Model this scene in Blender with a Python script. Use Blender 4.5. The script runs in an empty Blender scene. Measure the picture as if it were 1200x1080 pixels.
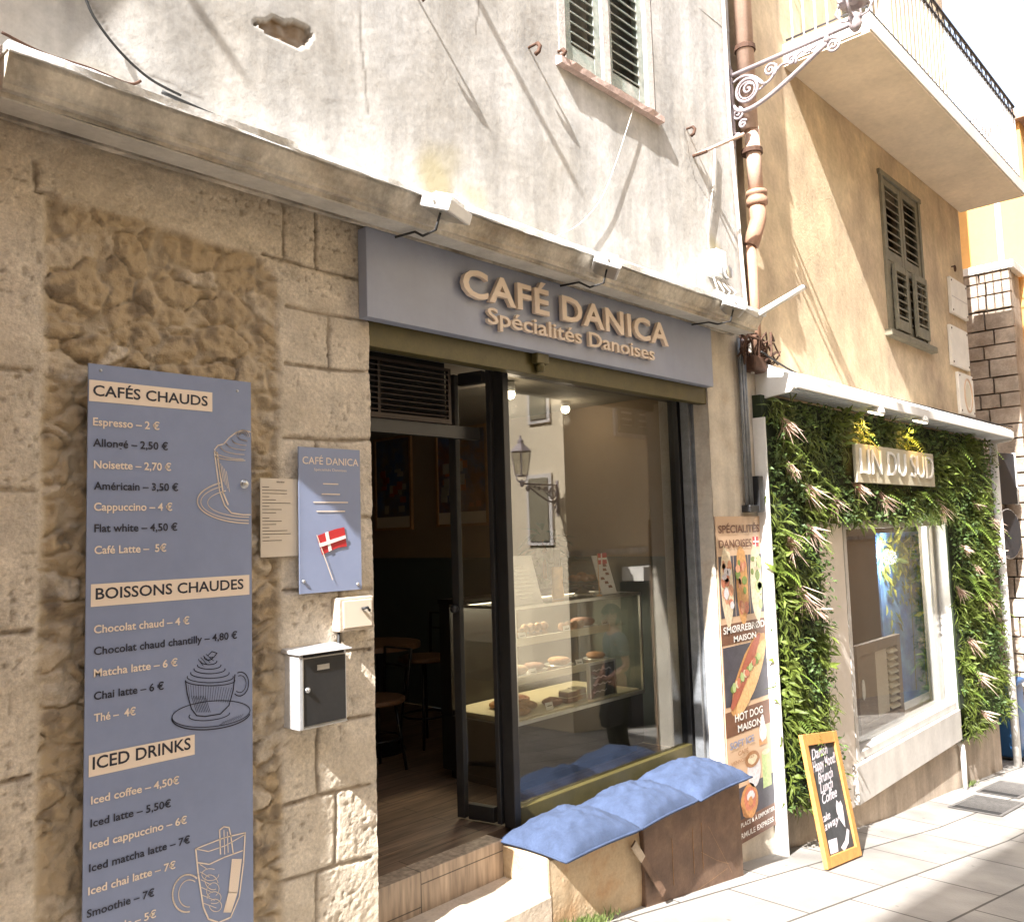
import bpy, math, random
import numpy as np
from mathutils import Vector, Matrix, noise
random.seed(7)
R = math.radians
# ------------------------------------------------------------------ camera
FPX, YAW, PITCH, ROLL = 1014.4, .82328, .085133, -.030687
_f = Vector((math.sin(YAW)*math.cos(PITCH), math.cos(YAW)*math.cos(PITCH), math.sin(PITCH)))
_r = Vector((math.cos(YAW), -math.sin(YAW), 0)); _u = _r.cross(_f)
CR = _r*math.cos(ROLL) + _u*math.sin(ROLL); CU = -_r*math.sin(ROLL) + _u*math.cos(ROLL); CF = _f
CP = Vector((0, -3, 0))
sc = bpy.context.scene
col = sc.collection
cam = bpy.data.objects.new('camera', bpy.data.cameras.new('camera'))
col.objects.link(cam)
m = Matrix((CR, CU, -CF)).transposed().to_4x4(); m.translation = CP
cam.matrix_world = m
cam.data.sensor_width = 36; cam.data.lens = 36*FPX/1200
cam.data.clip_start = .05; cam.data.clip_end = 500
sc.camera = cam
# ------------------------------------------------------------------ light
SUN = Vector((1, .20, -1)).normalized()          # the way the light travels
w = bpy.data.worlds.new('World'); sc.world = w; w.use_nodes = True
nt = w.node_tree; nt.nodes.clear()
sky = nt.nodes.new('ShaderNodeTexSky'); sky.sky_type = 'NISHITA'; sky.sun_disc = False
sky.sun_elevation = math.asin(-SUN.z); sky.sun_rotation = math.atan2(-SUN.x, -SUN.y)
sky.dust_density = 3; sky.air_density = 1.0
bg = nt.nodes.new('ShaderNodeBackground'); bg.inputs[1].default_value = .115
wo = nt.nodes.new('ShaderNodeOutputWorld')
hz_ = nt.nodes.new('ShaderNodeHueSaturation'); hz_.inputs['Saturation'].default_value = .62; hz_.inputs['Value'].default_value = 1.25; nt.links.new(sky.outputs[0], hz_.inputs['Color']); nt.links.new(hz_.outputs[0], bg.inputs[0]); nt.links.new(bg.outputs[0], wo.inputs[0])
sd = bpy.data.lights.new('sun', 'SUN'); sd.energy = 4.7; sd.angle = R(.5); sd.color = (1, .97, .945)
so = bpy.data.objects.new('sun', sd); col.objects.link(so)
so.rotation_euler = SUN.to_track_quat('-Z', 'Y').to_euler(); so.location = (-8, -3, 12)
vs = sc.view_settings; sc.display_settings.display_device = 'sRGB'
vs.view_transform = 'Standard'; vs.look = 'None'; vs.gamma = 1; vs.use_curve_mapping = False
vs.exposure = 2.02
try:
    sc.cycles.use_denoising = True; sc.cycles.max_bounces = 10; sc.cycles.transparent_max_bounces = 16
    sc.cycles.diffuse_bounces = 5; sc.cycles.sample_clamp_indirect = 8; sc.cycles.caustics_reflective = False
except Exception: pass

# ------------------------------------------------------------------ helpers
def at(px, py, Y=0.):
    """the point of the plane y = Y seen at a place of the photograph"""
    d = CR*(px-600) + CU*(540-py) + CF*FPX
    return CP + d*((Y-CP.y)/d.y)
def xz(px, py, Y=0.):
    p = at(px, py, Y); return p.x, p.z
def gz(x, y=0):
    return -1.47-.14*x if x < 8 else -2.59-.10*(x-8)

class MB:
    def __init__(s): s.v = []; s.f = []; s.c = None
    def add(s, vs, fs):
        k = len(s.v); s.v += [tuple(p) for p in vs]; s.f += [tuple(i+k for i in f) for f in fs]; return s
    def box(s, x0, x1, y0, y1, z0, z1):
        x0, x1 = sorted((x0, x1)); y0, y1 = sorted((y0, y1)); z0, z1 = sorted((z0, z1))
        return s.add([(x0,y0,z0),(x1,y0,z0),(x1,y1,z0),(x0,y1,z0),(x0,y0,z1),(x1,y0,z1),(x1,y1,z1),(x0,y1,z1)],
              [(0,3,2,1),(4,5,6,7),(0,1,5,4),(1,2,6,5),(2,3,7,6),(3,0,4,7)])
    def obox(s, c, ax, ay, az):
        """box by centre and three half-axis vectors"""
        c, ax, ay, az = map(Vector, (c, ax, ay, az)); P = []
        for k in (-1, 1):
            for i, j in ((-1,-1),(1,-1),(1,1),(-1,1)): P.append(c+ax*i+ay*j+az*k)
        return s.add(P, [(0,3,2,1),(4,5,6,7),(0,1,5,4),(1,2,6,5),(2,3,7,6),(3,0,4,7)])
    def prism(s, pts, vec):
        pts = [Vector(p) for p in pts]; vec = Vector(vec); n = len(pts)
        return s.add(pts+[p+vec for p in pts], [tuple(range(n))[::-1], tuple(range(n, 2*n))]+[(i,(i+1)%n,n+(i+1)%n,n+i) for i in range(n)])
    def tube(s, path, r, n=8, closed=False):
        path = [Vector(p) for p in path]; N = len(path); P = []; up = None
        rr = r if hasattr(r, '__len__') else [r]*N
        for i, p in enumerate(path):
            a = path[(i-1) % N] if (closed or i) else p; b = path[(i+1) % N] if (closed or i < N-1) else p
            t = (b-a).normalized() if (b-a).length > 1e-9 else Vector((0,0,1))
            if up is None: up = t.orthogonal().normalized()
            up = (up - t*up.dot(t)); up = up.normalized() if up.length > 1e-6 else t.orthogonal().normalized()
            sd_ = t.cross(up)
            for k in range(n):
                q = 2*math.pi*k/n; P.append(p + (up*math.cos(q)+sd_*math.sin(q))*rr[i])
        F = []
        for i in range(N if closed else N-1):
            a = i*n; b = ((i+1) % N)*n
            for k in range(n): F.append((a+k, a+(k+1)%n, b+(k+1)%n, b+k))
        if not closed: F += [tuple(range(n))[::-1], tuple((N-1)*n+k for k in range(n))]
        return s.add(P, F)
    def lathe(s, prof, c, n=20, axis=(0,0,1)):
        c = Vector(c); ax = Vector(axis).normalized(); e1 = ax.orthogonal().normalized(); e2 = ax.cross(e1); P = []; F = []
        for r, h in prof:
            for k in range(n):
                q = 2*math.pi*k/n; P.append(c+ax*h+(e1*math.cos(q)+e2*math.sin(q))*r)
        for i in range(len(prof)-1):
            for k in range(n): F.append((i*n+k, i*n+(k+1)%n, (i+1)*n+(k+1)%n, (i+1)*n+k))
        F += [tuple(range(n))[::-1], tuple((len(prof)-1)*n+k for k in range(n))]
        return s.add(P, F)
    def ribbon(s, pts, wd, Y):
        """flat stroke on a wall plane, points given as (x, z)"""
        for (a, b) in zip(pts[:-1], pts[1:]):
            d = Vector((b[0]-a[0], b[1]-a[1]))
            if d.length < 1e-6: continue
            n = Vector((-d.y, d.x)).normalized()*wd/2; e = d.normalized()*wd*.25
            q = [(a[0]-e.x-n.x, a[1]-e.y-n.y), (b[0]+e.x-n.x, b[1]+e.y-n.y), (b[0]+e.x+n.x, b[1]+e.y+n.y), (a[0]-e.x+n.x, a[1]-e.y+n.y)]
            s.add([(p[0], Y, p[1]) for p in q], [(0,1,2,3)])
        return s
    def flat(s, pts, Y, t=.0015):
        return s.prism([(p[0], Y, p[1]) for p in pts], (0, -t, 0))
    def wall(s, x0, x1, z0, z1, y0, y1, holes=()):
        """a wall from y0 (front) to y1 with openings"""
        xs = sorted({x0, x1, *[min(max(h[k], x0), x1) for h in holes for k in (0,1)]}); zs = sorted({z0, z1, *[min(max(h[k], z0), z1) for h in holes for k in (2,3)]})
        ins = lambda x, z: any(h[0] < x < h[1] and h[2] < z < h[3] for h in holes)
        for i in range(len(xs)-1):
            for j in range(len(zs)-1):
                a, b, c, d = xs[i], xs[i+1], zs[j], zs[j+1]
                if ins((a+b)/2, (c+d)/2): continue
                s.add([(a,y0,c),(b,y0,c),(b,y0,d),(a,y0,d)], [(0,1,2,3)]); s.add([(a,y1,c),(b,y1,c),(b,y1,d),(a,y1,d)], [(3,2,1,0)])
                for (nx, nz, q) in (((a-1e-3),(c+d)/2,(a,c,a,d)), ((b+1e-3),(c+d)/2,(b,d,b,c)), ((a+b)/2,c-1e-3,(b,c,a,c)), ((a+b)/2,d+1e-3,(a,d,b,d))):
                    if nx < x0 or nx > x1 or nz < z0 or nz > z1 or ins(nx, nz):
                        s.add([(q[0],y0,q[1]),(q[2],y0,q[3]),(q[2],y1,q[3]),(q[0],y1,q[1])], [(0,1,2,3)])
        return s
    def text(s, body, x0, z0, wdt=None, h=None, Y=0., t=0., bold=.0, shear=0., cap='H', spacing=1., center=False, rot=0.):
        """text standing on the wall plane y = Y, its baseline from (x0, z0), wdt wide, capitals h tall"""
        def mesh(b):
            cu = bpy.data.curves.new('letters', 'FONT'); cu.body = b; cu.offset = bold; cu.extrude = t/2 if t else 0; cu.shear = shear; cu.space_character = spacing; cu.resolution_u = 3
            o = bpy.data.objects.new('letters', cu); me = bpy.data.meshes.new_from_object(o)
            V = [v.co.copy() for v in me.vertices]; F = [tuple(p.vertices) for p in me.polygons]
            bpy.data.objects.remove(o); bpy.data.curves.remove(cu); bpy.data.meshes.remove(me); return V, F
        V, F = mesh(body); C, _ = mesh(cap)
        ch = max(v.y for v in C); xa = min(v.x for v in V); xb = max(v.x for v in V)
        sy = h/ch if h else None; sx = wdt/(xb-xa) if wdt else sy
        if sy is None: sy = sx
        if wdt is None: sx = sy
        if center: x0 = x0-(xb-xa)*sx/2
        out = []
        for v in V:
            X = (v.x-xa)*sx; Z = v.y*sy
            out.append((x0+X*math.cos(rot)-Z*math.sin(rot), Y-v.z-t/2, z0+X*math.sin(rot)+Z*math.cos(rot)))
        return s.add(out, F)
    def ptext(s, body, pl, pr, hp, Y, **k):
        """the same between two places of the photograph; hp = capital height there in pixels"""
        a, b = at(*pl, Y), at(*pr, Y); h = at(pl[0], pl[1]-hp, Y).z-a.z
        return s.text(body, a.x, (a.z+b.z)/2, b.x-a.x, h, Y, **k)
    def build(s, name, mat, parent=None, smooth=False, bevel=0., seg=2):
        me = bpy.data.meshes.new(name); me.from_pydata(s.v, [], s.f); me.update()
        if s.c is not None:
            a = me.color_attributes.new('tone', 'FLOAT_COLOR', 'POINT')
            a.data.foreach_set('color', np.asarray(s.c, dtype=np.float32).ravel())
        if mat: me.materials.append(mat)
        if smooth: me.polygons.foreach_set('use_smooth', [True]*len(me.polygons))
        o = bpy.data.objects.new(name, me); col.objects.link(o)
        if bevel:
            b = o.modifiers.new('bevel', 'BEVEL'); b.width = bevel; b.segments = seg; b.limit_method = 'ANGLE'
        if parent: par(o, parent)
        return o
def par(o, p):
    o.parent = p
    o.matrix_parent_inverse = Matrix.Translation(-p.location if p.parent is None else Vector((0,0,0)))
def tag(o, label, cat, group=None, kind=None):
    if label: o['label'] = label
    if cat: o['category'] = cat
    if group: o['group'] = group
    if kind: o['kind'] = kind
    return o
def thing(name, label, cat, loc=(0,0,0), group=None):
    o = bpy.data.objects.new(name, None); col.objects.link(o); o.location = loc; o.empty_display_size = .1
    return tag(o, label, cat, group)
def kids(o): return [c for c in bpy.data.objects if c.parent == o]
def copy_tree(o, off, parent=None):
    c = o.copy(); col.objects.link(c)
    if parent is None: c.location = o.location+Vector(off)
    else: c.parent = parent; c.matrix_parent_inverse = o.matrix_parent_inverse.copy()
    for ch in kids(o): copy_tree(ch, off, c)
    return c

# ------------------------------------------------------------------ materials
def mat(name, rgb, rough=.6, metal=0., var=.0, vscale=6., bump=.0, bscale=40., spec=.5, rgb2=None, mix=.5, mscale=3., det=6., emit=None, tone=None, coat=0., streak=0., fine=.6):
    """Principled material: base colour, optional second colour in noise patches, fine value variation, bump"""
    M = bpy.data.materials.new(name); M.use_nodes = True; n = M.node_tree.nodes; l = M.node_tree.links
    p = n['Principled BSDF']; p.inputs['Roughness'].default_value = rough; p.inputs['Metallic'].default_value = metal
    p.inputs['Specular IOR Level'].default_value = spec
    if coat: p.inputs['Coat Weight'].default_value = coat
    p.inputs['Base Color'].default_value = (*rgb, 1)
    if emit: p.inputs['Emission Color'].default_value = (*emit[:3], 1); p.inputs['Emission Strength'].default_value = emit[3]
    tc = n.new('ShaderNodeTexCoord'); out = None
    def nz(scale, d=6., rg=.55):
        t = n.new('ShaderNodeTexNoise'); t.inputs['Scale'].default_value = scale; t.inputs['Detail'].default_value = d; t.inputs['Roughness'].default_value = rg
        l.new(tc.outputs['Object'], t.inputs['Vector']); return t
    cur = None
    if rgb2:
        t = nz(mscale, det, .6); rp = n.new('ShaderNodeValToRGB'); rp.color_ramp.elements[0].position = mix-.12; rp.color_ramp.elements[1].position = mix+.12
        rp.color_ramp.elements[0].color = (*rgb, 1); rp.color_ramp.elements[1].color = (*rgb2, 1); l.new(t.outputs[0], rp.inputs[0]); cur = rp.outputs[0]
    if var:
        t = nz(vscale, 8, .65); mr = n.new('ShaderNodeMapRange'); mr.inputs[1].default_value = .3; mr.inputs[2].default_value = .7
        mr.inputs[3].default_value = 1-var; mr.inputs[4].default_value = 1+var; l.new(t.outputs[0], mr.inputs[0])
        mx = n.new('ShaderNodeMix'); mx.data_type = 'RGBA'; mx.blend_type = 'MULTIPLY'; mx.inputs[0].default_value = 1
        if cur: l.new(cur, mx.inputs[6])
        else: mx.inputs[6].default_value = (*rgb, 1)
        l.new(mr.outputs[0], mx.inputs[7]); cur = mx.outputs[2]
    def mul(cur, vec, lo, hi, a=.3, b=.7):
        mr = n.new('ShaderNodeMapRange'); mr.inputs[1].default_value = a; mr.inputs[2].default_value = b; mr.inputs[3].default_value = lo; mr.inputs[4].default_value = hi; l.new(vec, mr.inputs[0])
        mx = n.new('ShaderNodeMix'); mx.data_type = 'RGBA'; mx.blend_type = 'MULTIPLY'; mx.inputs[0].default_value = 1
        if cur: l.new(cur, mx.inputs[6])
        else: mx.inputs[6].default_value = (*rgb, 1)
        l.new(mr.outputs[0], mx.inputs[7]); return mx.outputs[2]
    if var and fine: cur = mul(cur, nz(vscale*9, 8, .7).outputs[0], 1-var*fine, 1+var*fine)
    if streak:
        t = nz(1, 7, .6); mp = n.new('ShaderNodeMapping'); mp.inputs['Scale'].default_value = (5, 5, .45); l.new(tc.outputs['Object'], mp.inputs[0]); l.new(mp.outputs[0], t.inputs['Vector']); cur = mul(cur, t.outputs[0], 1-streak, 1+streak*.5, .35, .6)
    if tone:       # list of (channel, colour): the vertex colour says where the stuff itself is another stuff
        va = n.new('ShaderNodeVertexColor'); va.layer_name = 'tone'; sp = n.new('ShaderNodeSeparateColor'); l.new(va.outputs[0], sp.inputs[0])
        for ch, c2 in tone:
            mx = n.new('ShaderNodeMix'); mx.data_type = 'RGBA'; l.new(sp.outputs[ch], mx.inputs[0])
            if ch == 0 and c2 == 'mul': mx.blend_type = 'MULTIPLY'; mx.inputs[0].default_value = 1; [l.remove(k) for k in mx.inputs[0].links]
            if cur: l.new(cur, mx.inputs[6])
            else: mx.inputs[6].default_value = (*rgb, 1)
            if c2 == 'mul': l.new(va.outputs[0], mx.inputs[7])
            else: mx.inputs[7].default_value = (*c2, 1)
            cur = mx.outputs[2]
    if cur: l.new(cur, p.inputs['Base Color'])
    if bump:
        t = nz(bscale, 8, .6); b = n.new('ShaderNodeBump'); b.inputs['Strength'].default_value = bump; b.inputs['Distance'].default_value = .012
        l.new(t.outputs[0], b.inputs['Height']); l.new(b.outputs[0], p.inputs['Normal'])
    return M
def glass(name, tint=(1,1,1), refl=1.0):
    M = bpy.data.materials.new(name); M.use_nodes = True; n = M.node_tree.nodes; l = M.node_tree.links; n.clear()
    tr = n.new('ShaderNodeBsdfTransparent'); tr.inputs[0].default_value = (*tint, 1)
    gl = n.new('ShaderNodeBsdfGlossy'); gl.inputs['Roughness'].default_value = .0
    ge = n.new('ShaderNodeNewGeometry'); dt = n.new('ShaderNodeVectorMath'); dt.operation = 'DOT_PRODUCT'; l.new(ge.outputs['Normal'], dt.inputs[0]); l.new(ge.outputs['Incoming'], dt.inputs[1])
    ab = n.new('ShaderNodeMath'); ab.operation = 'ABSOLUTE'; l.new(dt.outputs['Value'], ab.inputs[0]); s1 = n.new('ShaderNodeMath'); s1.operation = 'SUBTRACT'; s1.inputs[0].default_value = 1; l.new(ab.outputs[0], s1.inputs[1])
    pw = n.new('ShaderNodeMath'); pw.operation = 'POWER'; pw.inputs[1].default_value = 5; l.new(s1.outputs[0], pw.inputs[0]); fr = n.new('ShaderNodeMath'); fr.operation = 'MULTIPLY_ADD'; fr.inputs[1].default_value = .96; fr.inputs[2].default_value = .042; l.new(pw.outputs[0], fr.inputs[0])
    ma = n.new('ShaderNodeMath'); ma.operation = 'MULTIPLY'; ma.inputs[1].default_value = refl; ma.use_clamp = True
    mx = n.new('ShaderNodeMixShader'); o = n.new('ShaderNodeOutputMaterial')
    l.new(fr.outputs[0], ma.inputs[0]); l.new(ma.outputs[0], mx.inputs[0]); l.new(tr.outputs[0], mx.inputs[1]); l.new(gl.outputs[0], mx.inputs[2]); l.new(mx.outputs[0], o.inputs[0])
    return M
def planks(name, c1, c2, rough=.4, scale=(8, 1.1), axis='X'):
    """wood planks along x"""
    M = bpy.data.materials.new(name); M.use_nodes = True; n = M.node_tree.nodes; l = M.node_tree.links
    p = n['Principled BSDF']; p.inputs['Roughness'].default_value = rough
    tc = n.new('ShaderNodeTexCoord'); mp = n.new('ShaderNodeMapping'); l.new(tc.outputs['Object'], mp.inputs[0])
    br = n.new('ShaderNodeTexBrick'); br.inputs['Scale'].default_value = 1; br.inputs['Brick Width'].default_value = scale[1]; br.inputs['Row Height'].default_value = 1/scale[0]
    br.inputs['Mortar Size'].default_value = .003; br.inputs['Color1'].default_value = (*c1, 1); br.inputs['Color2'].default_value = (*c2, 1); br.inputs['Mortar'].default_value = (c1[0]*.3, c1[1]*.3, c1[2]*.3, 1)
    if axis == 'Z': mp.inputs['Rotation'].default_value = (R(90), R(0), R(90))
    l.new(mp.outputs[0], br.inputs[0])
    ns = n.new('ShaderNodeTexNoise'); ns.inputs['Scale'].default_value = 4; ns.inputs['Detail'].default_value = 8
    m2 = n.new('ShaderNodeMapping'); m2.inputs['Scale'].default_value = (1, 9, 9) if axis == 'X' else (9, 9, 1); l.new(tc.outputs['Object'], m2.inputs[0]); l.new(m2.outputs[0], ns.inputs[0])
    mr = n.new('ShaderNodeMapRange'); mr.inputs[1].default_value = .3; mr.inputs[2].default_value = .7; mr.inputs[3].default_value = .55; mr.inputs[4].default_value = 1.35; l.new(ns.outputs[0], mr.inputs[0])
    mx = n.new('ShaderNodeMix'); mx.data_type = 'RGBA'; mx.blend_type = 'MULTIPLY'; mx.inputs[0].default_value = 1
    l.new(br.outputs[0], mx.inputs[6]); l.new(mr.outputs[0], mx.inputs[7]); l.new(mx.outputs[2], p.inputs['Base Color'])
    return M
K = {}
K['plaster'] = mat('lime plaster', (.52,.51,.49), .9, var=.2, vscale=3.2, streak=.2, rgb2=(.39,.37,.335), mix=.54, mscale=1.3, det=12, bump=.22, bscale=26, tone=[(0,(.20,.13,.07)),(1,(.42,.37,.22)),(2,(.10,.08,.06))])
K['stone'] = mat('old stone', (.60,.53,.43), .92, var=.24, vscale=8, fine=1.0, bump=.6, bscale=66, tone=[(0,(.44,.34,.215)),(1,(.17,.13,.09)),(2,(.52,.44,.33))])
K['pier'] = mat('pier plaster', (.58,.52,.43), .9, streak=.12, var=.16, vscale=5, rgb2=(.46,.37,.27), mix=.62, mscale=4, bump=.4, bscale=70)
K['cornice'] = mat('cornice paint', (.56,.52,.45), .85, streak=.40, var=.3, vscale=5, rgb2=(.38,.32,.24), mix=.56, mscale=3, bump=.3, bscale=60)
K['soffit'] = mat('soffit paint', (.55,.53,.48), .8, streak=.12, var=.14, vscale=5, bump=.25, bscale=50)
K['zinc'] = mat('zinc flashing', (.62,.61,.58), .5, .2, var=.25, vscale=9, bump=.3, bscale=30)
K['blue'] = mat('slate blue panel', (.225,.268,.40), .42, var=.06, vscale=1.6, bump=.03, bscale=6)
K['bluesign'] = mat('slate blue fascia', (.285,.315,.41), .40, var=.06, vscale=1.4, streak=.05, bump=.03, bscale=5)
K['peach'] = mat('peach lettering', (.80,.67,.54), .5)
K['navy'] = mat('navy lettering', (.018,.020,.035), .5)
K['rose'] = mat('peach raised lettering', (.74,.61,.49), .5)
K['olive'] = mat('olive metal', (.085,.070,.022), .45, .2, var=.2, vscale=8)
K['frame'] = mat('charcoal frame', (.030,.030,.031), .4, .3, var=.15, vscale=9)
K['greyguide'] = mat('shutter guide', (.20,.21,.22), .5, .3, var=.25, vscale=14)
K['glass'] = glass('window glass', (.90,.91,.89), 2.1)
K['shopglass'] = glass('linen shop glass', (.94,.95,.94), 1.3)
K['caseglass'] = glass('display glass', (.95,.95,.93), 1.0)
K['floor'] = planks('plank floor', (.13,.085,.055), (.18,.12,.08), .5)
K['riser'] = planks('wood look tile', (.30,.235,.175), (.36,.28,.21), .5, (1.1, .2), 'Z')
K['roomwall'] = mat('interior beige paint', (.30,.22,.145), .8, var=.05)
K['wainscot'] = mat('dark teal paint', (.10,.125,.125), .6, var=.05)
K['ceiling'] = mat('ceiling paint', (.30,.27,.22), .8)
K['black'] = mat('black lacquer', (.010,.010,.010), .35)
K['steel'] = mat('steel', (.55,.55,.54), .3, .9, var=.1, vscale=20)
K['wood'] = mat('oak wood', (.36,.20,.09), .5, var=.25, vscale=14)
K['darkwood'] = mat('dark stained wood', (.16,.085,.045), .45, var=.25, vscale=14)
K['palewood'] = mat('pale wood', (.62,.36,.16), .5, var=.2, vscale=22)
K['cream'] = mat('cream shelf', (.62,.55,.40), .4)
K['bread'] = mat('baked crust', (.34,.16,.055), .6, var=.3, vscale=30, bump=.3, bscale=60)
K['cake'] = mat('cake sponge', (.20,.07,.035), .7, var=.3, vscale=40)
K['white'] = mat('white paint', (.78,.77,.74), .45, var=.06, vscale=6)
K['paper'] = mat('paper', (.66,.58,.47), .7)
K['ink'] = mat('ink', (.08,.07,.06), .7)
K['red'] = mat('flag red', (.45,.02,.025), .5)
K['flagwhite'] = mat('flag white', (.75,.72,.68), .5)
K['denim'] = mat('denim', (.050,.074,.140), .9, var=.25, vscale=9, bump=.5, bscale=220)
K['stonebench'] = mat('rendered bench', (.52,.40,.26), .9, var=.2, vscale=5, rgb2=(.38,.24,.13), mix=.60, mscale=5, bump=.5, bscale=50)
K['rustplate'] = mat('brown painted plate', (.135,.078,.05), .6, var=.3, vscale=7, rgb2=(.20,.125,.08), mix=.60, mscale=6, bump=.25, bscale=40)
K['step'] = mat('step stone', (.50,.42,.33), .8, var=.2, vscale=7, bump=.4, bscale=50)
K['terracotta'] = mat('terracotta pipe', (.36,.21,.14), .6, var=.2, vscale=9)
K['pinkpipe'] = mat('faded pink pipe', (.55,.38,.29), .6, var=.15, vscale=9)
K['iron'] = mat('wrought iron grey paint', (.36,.31,.32), .5, .2, var=.15, vscale=20)
K['rust'] = mat('rust', (.085,.042,.025), .8, .2, var=.4, vscale=30)
K['cable'] = mat('black cable', (.02,.02,.02), .6)
K['wcable'] = mat('white cable', (.66,.62,.56), .6)
K['ochre'] = mat('ochre render', (.63,.505,.335), .9, var=.2, streak=.09, vscale=2.5, rgb2=(.47,.36,.25), mix=.53, mscale=1.4, det=9, bump=.3, bscale=35)
K['balc'] = mat('balcony render', (.70,.59,.44), .85, var=.12, vscale=2, bump=.2, bscale=30)
K['balcwhite'] = mat('balcony white paint', (.72,.68,.62), .7, var=.1, vscale=5)
K['rail'] = mat('balcony rail iron', (.05,.045,.045), .5, .4)
K['railwhite'] = mat('balcony baluster paint', (.62,.66,.70), .5)
K['shutter'] = mat('weathered green shutter', (.30,.35,.31), .75, var=.25, vscale=14, rgb2=(.44,.44,.40), mix=.56, mscale=9, bump=.3, bscale=60)
K['shutter2'] = mat('olive grey shutter', (.20,.18,.125), .7, var=.2, vscale=12, bump=.2, bscale=60)
K['pinksill'] = mat('pink sill', (.50,.37,.32), .85, var=.25, vscale=20, bump=.4, bscale=50)
K['casing'] = mat('grey window casing', (.56,.52,.49), .8, var=.2, vscale=14, bump=.3, bscale=60)
K['shopframe'] = mat('shop window frame paint', (.56,.53,.49), .5, var=.12, vscale=4, streak=.08)
K['grateiron'] = mat('worn grate iron', (.16,.15,.14), .6, .3, var=.3, vscale=20)
K['grille'] = mat('dark bronze grille', (.035,.022,.016), .5, .2)
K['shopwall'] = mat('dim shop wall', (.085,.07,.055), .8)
K['galv'] = mat('galvanised letter box', (.60,.60,.61), .35, .35, var=.15, vscale=14)
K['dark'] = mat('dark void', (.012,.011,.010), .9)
K['marble'] = mat('plaque', (.78,.74,.66), .5, var=.08, vscale=6)
K['beige'] = mat('beige shopfront panel', (.72,.65,.57), .6, var=.05, vscale=3)
K['baserender'] = mat('base render', (.47,.39,.31), .9, streak=.2, var=.2, vscale=4, bump=.4, bscale=40)
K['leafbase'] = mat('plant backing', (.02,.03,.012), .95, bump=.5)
def leafmat(name, c, tr=.25):
    M = mat(name, c, .55, tone=[(0,'mul')]); n = M.node_tree.nodes; l = M.node_tree.links
    p = n['Principled BSDF']; t = n.new('ShaderNodeBsdfTranslucent'); t.inputs[0].default_value = (*[min(1, k*1.6) for k in c], 1); mx = n.new('ShaderNodeMixShader'); mx.inputs[0].default_value = tr
    l.new(p.outputs[0], mx.inputs[1]); l.new(t.outputs[0], mx.inputs[2]); l.new(mx.outputs[0], n['Material Output'].inputs[0]); return M
K['leaf'] = leafmat('green leaves', (.125,.165,.05))
K['dried'] = leafmat('dried blush fronds', (.62,.47,.38), .2)
K['potleaf'] = leafmat('dark pot plant leaves', (.05,.09,.035))
K['slate'] = mat('chalk slate', (.045,.047,.05), .75, var=.3, vscale=9)
K['chalk'] = mat('chalk', (.72,.66,.70), .9)
K['orangewood'] = mat('orange pine', (.55,.26,.07), .5, var=.2, vscale=18)
K['sandwall'] = mat('sand render across', (.62,.53,.39), .9, var=.08, vscale=1.5, bump=.2)
K['orange'] = mat('orange render', (.66,.36,.12), .9, var=.06, vscale=1.5, bump=.2)
K['pinkwall'] = mat('pink render', (.52,.37,.27), .9, var=.1, vscale=2, bump=.2)
K['signgrey'] = mat('sign back', (.045,.045,.05), .5, .4)
K['bluepaint'] = mat('blue plastic', (.02,.085,.21), .5)
K['brown'] = mat('poster brown', (.15,.065,.035), .5, var=.2, vscale=20)
K['tan'] = mat('poster tan', (.55,.38,.25), .5)
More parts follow.
